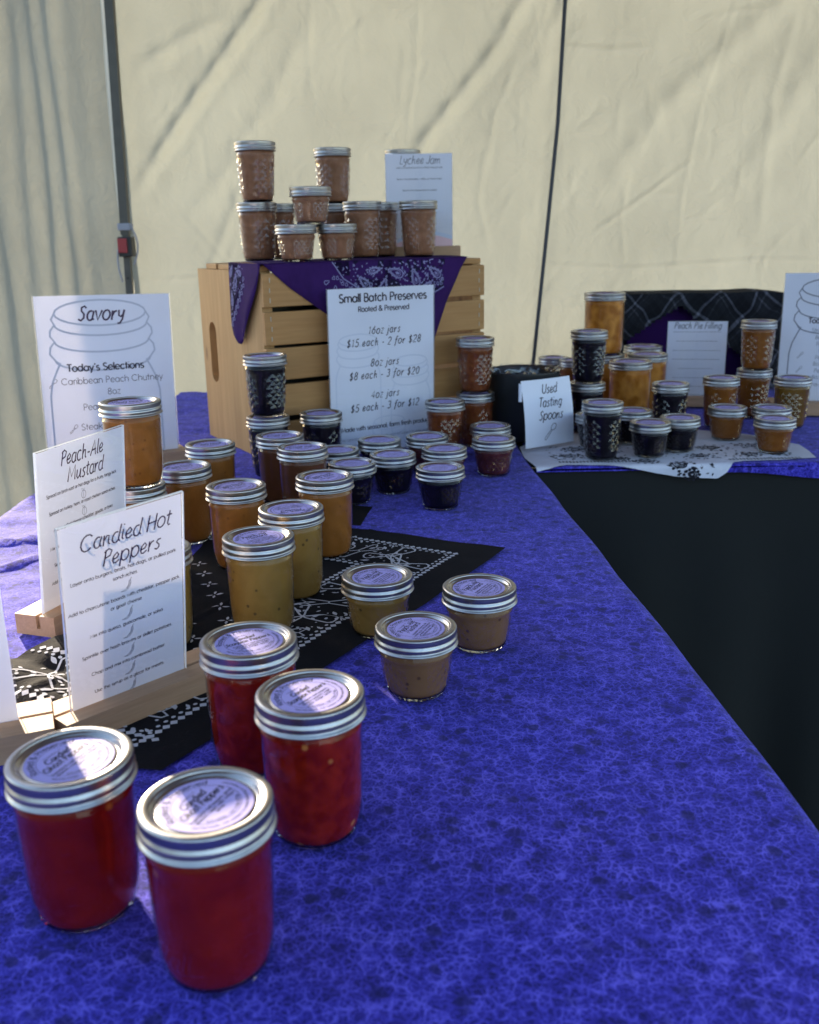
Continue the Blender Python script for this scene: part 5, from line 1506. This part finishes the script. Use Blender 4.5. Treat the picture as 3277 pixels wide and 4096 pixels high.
TITLES = {
 'ghost': (['Candied', 'Ghost Peppers'], ['Ingredients: bell peppers, ghost', 'peppers, sugar, cider vinegar,', 'spices']),
 'scorpion': (['Candied', 'Scorpion Peppers'], ['Ingredients: bell peppers,', 'scorpion peppers, sugar,', 'cider vinegar, spices']),
 'mustard': (['Peach-Ale', 'Mustard'], ['Ingredients: Peaches, ale,', 'maple syrup, white balsamic', 'vinegar, dry mustard,', 'mustard seeds, salt']),
 'bbq': (['Zesty Peach', 'BBQ Sauce'], ['Ingredients: Peaches,', 'vinegar, sugar, onion,', 'spices']),
 'steak': (['Steak and', 'Burger Sauce'], ['Ingredients: Tomatoes,', 'vinegar, sugar,', 'spices']),
}
def label_mesh(key, ks):
    if (key, ks) in LB: return LB[(key, ks)]
    k = MB(); R0 = .0242 * ks
    k.add([(R0 * math.cos(2 * PI * i / 48), R0 * math.sin(2 * PI * i / 48), 0) for i in range(48)], [tuple(range(48))], 0)
    k.add([(R0 * math.cos(2 * PI * i / 48), R0 * math.sin(2 * PI * i / 48), z) for z in (-.0002, 0) for i in range(48)], [(i, (i + 1) % 48, (i + 1) % 48 + 48, i + 48) for i in range(48)], 0)
    fn = lambda u, v, lift=0.0: (u, v, .00008 + lift)
    k.ribbon([(x, y) for x, y in circ(0, 0, .0178 * ks, .0178 * ks, 40)], .0003, fn, 1)
    def on_arc(st, rad, a0, a1, size, wd, inner=False):
        tot = sum(G.get(c, G[' '])[0] for c in st); cx = 0
        for pl in text(st, 0, 0, 1.0, False, 'l'):
            q = []
            for x, y in pl:
                a = a0 + (a1 - a0) * x / tot
                r = rad + y * size if not inner else rad - y * size
                q.append((r * math.cos(a), r * math.sin(a)))
            k.ribbon(q, wd, fn, 1)
    on_arc('Rooted & Preserved', .0190 * ks, R_(165), R_(33), .0052 * ks, .00062)
    on_arc('Homemade, not subject to state licensing or inspection', .0215 * ks, R_(195), R_(372), .0021 * ks, .0003, True)
    if key in TITLES:
        ti, ing = TITLES[key]
        write(k, 'Waukesha, WI', 0, .0118, .0022, .00022, fn, mat=1)
        s = .0078 if max(len(t) for t in ti) < 13 else .0066 if max(len(t) for t in ti) < 14 else .0056
        write(k, ti[0], 0, .0062, s, .00088, fn, True, mat=1); write(k, ti[1], 0, .0006, s, .00088, fn, True, mat=1)
        for q, t in enumerate(ing): write(k, t, 0, -.0040 - .0027 * q, .00255, .00034, fn, mat=1)
        on_arc('5/24/2026 * Net Wt 8oz (227g)' if key != 'mustard' else '5/24/2026 * Net Wt 4oz (113g)', .0168, R_(215), R_(325), .0022, .0003, True)
    else:
        rg = random.Random(4)
        words(k, fn, 0, .0095, .014, 1, rg, .0014, .0005)
        words(k, fn, 0, .0050, .020, 1, rg, .004, .0010); words(k, fn, 0, .0005, .024, 1, rg, .004, .0010)
        for q in range(4): words(k, fn, 0, -.0040 - .0028 * q, .022 - .003 * q, 1, rg, .0012, .0004)
    LB[(key, ks)] = k.mesh('label', [M['label'], M['ink']])
    return LB[(key, ks)]
CATG = {'ghost': 'candied pepper jars', 'scorpion': 'candied pepper jars', 'mustard': 'mustard jars', 'mustard_small': 'mustard jars', 'bbq': 'orange sauce jars', 'steak': 'brown sauce jars', 'dark': 'dark jam jars',
        'berry': 'red berry jam jars', 'amber': 'amber jam jars', 'lychee': 'lychee jam jars', 'peach': 'peach filling jars', 'peachjam': 'peach jam jars', 'olive': 'peach jam jars'}
def jar(kind, x, y, z, jam, label, rot=20.0, spin=0.0, title='plain', lab=True):
    gl, _, bd, ld, H, ks = JM[kind]
    t = empty('jam_jar', (x, y, TZ + z), 0, label, 'jar', CATG[jam])
    for nm, me, rz in (('glass', gl, R_(spin)), ('contents', contents(kind, jam), R_(spin)), ('band', bd, R_(spin * 1.7)), ('lid', ld, 0)):
        o = bpy.data.objects.new(nm, me); o.rotation_euler = (0, 0, rz); link(o, t)
        if nm == 'lid': lidob = o
    if lab:
        o = bpy.data.objects.new('label', label_mesh(title, ks)); o.location = (rnd(-.0006, .0006), rnd(-.0006, .0006), H - .0026); o.rotation_euler = (0, 0, R_(rot)); link(o, lidob)
    return t
random.seed(21)
h9, h8, h4, hw = .0970, .0985, .0590, .1250
CT0 = CH + .0145
# front peppers
jar('s8', -.1918, .4816, 0, 'ghost', 'jar of red ghost peppers at the left, half its lid in sunlight', 68, 200, 'ghost')
jar('s8', -.1068, .4343, 0, 'ghost', 'nearest jar, dark red ghost peppers, big lid at the bottom of the photo', 66, 235, 'ghost')
jar('s8', -.0650, .5545, 0, 'scorpion', 'jar of red scorpion peppers with most of its label in sunlight', 56, 150, 'scorpion')
jar('s8', -.1168, .6398, 0, 'scorpion', 'jar of bright red scorpion peppers with one narrow sun streak on its lid', 36, 190, 'scorpion')
# small mustards
jar('q4', .0034, .7519, 0, 'mustard_small', 'nearest of the three small tan mustard jars, in front of the other two', 66, 30, 'mustard')
jar('q4', .0635, .8454, 0, 'mustard_small', 'small tan mustard jar farthest right, standing on the bare blue cloth', 60, 75, 'mustard')
jar('q4', -.0324, .8812, 0, 'mustard', 'small olive mustard jar standing on the border of the black bandana', 60, 10, 'mustard')
# tall mustards
jar('s8', -.1459, .8887, 0, 'mustard', 'tall mustard jar right behind the scorpion pepper jars', 42, 268, 'mustard')
jar('s8', -.1255, .9870, 0, 'mustard', 'tall mustard jar behind another, its label upside down', 205, 320, 'mustard')
jar('s8', -.2388, .8572, 0, 'mustard', 'mustard jar mostly hidden behind the hot pepper sign', 40, 20, 'mustard')
# orange sauce
jar('s8', -.1009, 1.1250, 0, 'bbq', 'orange sauce jar at the right of its group on the bandana edge', 42, 330, 'bbq')
jar('s8', -.2005, 1.0877, 0, 'bbq', 'orange sauce jar left behind the front tall mustard jar', 40, 210, 'bbq')
jar('s8', -.2842, 1.1916, 0, 'bbq', 'orange sauce jar right beside the two jar stack of the Savory sign', 40, 100, 'bbq')
jar('s8', -.2762, 1.3263, 0, 'bbq', 'orange brown sauce jar farthest back, left of the crate corner', 20, 300, 'bbq')
jar('s8', -.3208, 1.1022, 0, 'bbq', 'lower orange sauce jar of the stack, hidden by the signs', 30, 60, 'bbq')
jar('s8', -.3165, 1.0985, h8, 'bbq', 'orange sauce jar on top of a stack in front of the Savory sign', 25, 295, 'bbq')
# steak sauce
jar('s8', -.1442, 1.2939, 0, 'steak', 'brown steak sauce jar in front of the other, label facing up clearly', 14, 250, 'steak')
jar('s8', -.1854, 1.3775, 0, 'steak', 'brown steak sauce jar right in front of the black jar stack', 10, 120, 'steak')
# dark jars by the price sheet
jar('q8', -.2245, 1.5400, 0, 'dark', 'bottom black jar of the stack at the left crate corner', 0, 40)
jar('q8', -.2245, 1.5450, h9, 'dark', 'black quilted jar on top of the stack at the left crate corner', 0, 262)
jar('q8', -.1411, 1.5639, 0, 'dark', 'black quilted jar standing alone against the crate, left of the price sheet', 8, 160)
jar('q4', -.1099, 1.4545, 0, 'dark', 'small dark jar peeping out from behind the brown steak sauce', 5, 40)
jar('q4', -.0817, 1.3638, 0, 'dark', 'small dark jar beside the brown sauce, right behind the orange jar', 5, 150)
jar('q4', -.0235, 1.4173, 0, 'dark', 'small dark quilted jar in the middle of the small dark jars', 5, 200)
jar('q4', .0444, 1.3256, 0, 'dark', 'nearest small dark jar, glossy black on open blue cloth', 8, 255)
jar('q4', .0551, 1.4508, 0, 'berry', 'small red brown jar directly behind the nearest small black jar', 5, 10)
jar('q4', -.0461, 1.5247, 0, 'dark', 'small dark jar closest to the foot of the price sheet', 5, 20)
jar('q4', .0311, 1.5461, 0, 'berry', 'small red brown jar in front of the price sheet\'s right corner', 5, 30)
jar('q4', .1364, 1.5164, 0, 'berry', 'small dark red jar nearest the inner table corner', 5, 100)
jar('q4', .1401, 1.6230, 0, 'berry', 'small jar just behind the dark red one, before the bin', 0, 10)
# amber jars right of the price sheet
jar('q8', .0645, 1.6541, 0, 'amber', 'single amber red jar overlapping the right edge of the price sheet', 4, 230)
jar('q8', .1231, 1.7400, 0, 'amber', 'bottom amber jar of the stack beside the charcoal bin', 0, 20)
jar('q8', .1231, 1.7458, h9, 'amber', 'amber quilted jar on top of the stack beside the charcoal bin', 0, 250)
# lychee jars on the crate
jar('q8', -.2525, 1.7480, CT0, 'lychee', 'left lower lychee jar on the crate, carrying another tall jar', 0, 245)
jar('q8', -.2484, 1.7420, CT0 + h9, 'lychee', 'upper left lychee jar, stacked highest at the left of the crate top', 0, 250)
jar('q8', -.1290, 1.8990, CT0, 'lychee', 'lychee jar at the back carrying the second tall stacked jar', 0, 60)
jar('q8', -.1290, 1.8950, CT0 + h9, 'lychee', 'tall lychee jar stacked at the middle back of the crate top', 0, 285)
jar('q4', -.1783, 1.6642, CT0, 'lychee', 'left of the two small lychee jars at the front of the crate', 0, 250)
jar('q4', -.1135, 1.6980, CT0, 'lychee', 'right of the two small lychee jars at the front of the crate', 0, 290)
jar('q4', -.1540, 1.6900, CT0 + h4, 'lychee', 'small lychee jar balanced on the two small ones', 0, 265)
jar('q8', -.0736, 1.7994, CT0, 'lychee', 'lychee jar right of the small pair, quilted face toward the viewer', 0, 262)
jar('q8', -.0430, 1.8750, CT0, 'lychee', 'lychee jar half hidden between the quilted one and the lychee sign', 0, 210)
jar('q8', .0262, 1.8150, CT0, 'lychee', 'rightmost lychee jar, in front of the lychee jam sign', 0, 285)
jar('q8', -.2300, 1.8400, CT0, 'lychee', 'lychee jar peeping out behind the left stack on the crate', 0, 20)
jar('q8', .0000, 1.9700, CT0, 'lychee', 'lower lychee jar hidden behind the lychee jam sign', 0, 20)
jar('q8', .0000, 1.9700, CT0 + h9, 'lychee', 'lychee jar showing only its lid above the lychee jam sign', 0, 20)
# right table: peach filling
jar('w16', .4100, 2.0300, 0, 'peach', 'bottom wide peach filling jar of the tall stack', 0, 50)
jar('w16', .4109, 2.0385, hw, 'peach', 'wide peach filling jar on top of the tall stack beside the plaid cloth', 0, 120)
jar('w16', .4427, 1.9195, 0, 'peach', 'wide peach filling jar in front of the tall peach stack', 0, 10)
jar('w16', .5026, 2.0297, 0, 'peach', 'wide peach filling jar right of the front one', 0, 200)
jar('w16', .5266, 2.1680, 0, 'peach', 'wide peach filling jar farthest back next to the peach pie sign', 0, 300)
jar('s8', .3350, 2.2150, 0, 'amber', 'red amber jar behind the bin rim against the tent wall', 0, 10)
jar('q8', .3751, 2.1787, 0, 'peachjam', 'jar half hidden between the bin and the black jar stack', 0, 10)
# right table: black jars
jar('q8', .3420, 1.8330, 0, 'dark', 'bottom black jar of the stack beside the Used Tasting Spoons note', 0, 40)
jar('q8', .3426, 1.8310, h9, 'dark', 'black quilted jar on top of the stack beside the bin', 0, 262)
jar('q8', .4928, 1.8032, 0, 'dark', 'black jar in the middle of the right table before the peach pie sign', 0, 150)
jar('q8', .3283, 1.6136, 0, 'dark', 'tall black quilted jar at the front of the white bandana', 5, 268)
jar('q4', .4097, 1.7401, 0, 'dark', 'small black jar behind the front tall black jar', 0, 10)
jar('q4', .4133, 1.6253, 0, 'dark', 'small black jar at the very front edge of the white bandana', 5, 255)
jar('q4', .4747, 1.6643, 0, 'dark', 'small black jar right of the front pair on the white bandana', 5, 275)
jar('q4', .3348, 1.7089, 0, 'dark', 'small black jar almost hidden behind the front tall black jar', 0, 10)
# right table: peach jam
jar('q8', .6076, 1.8665, 0, 'peachjam', 'orange jam jar left of the two jar stack on the right table', 0, 150)
jar('q8', .7070, 1.9680, 0, 'peachjam', 'bottom orange jam jar of the right hand stack', 0, 100)
jar('q8', .7060, 1.9610, h9, 'peachjam', 'orange quilted jam jar on top of the right hand stack', 0, 262)
jar('q8', .7398, 1.8499, 0, 'olive', 'olive brown jam jar at the far right before the large sign', 0, 60)
jar('q4', .5859, 1.7544, 0, 'peachjam', 'small orange jam jar standing at the left of its group of three', 5, 150)
jar('q4', .6633, 1.7438, 0, 'peachjam', 'small orange jam jar tucked behind the nearest one at right', 0, 20)
jar('q4', .6312, 1.6398, 0, 'peachjam', 'nearest small orange jam jar at the right on the white bandana', 5, 265)
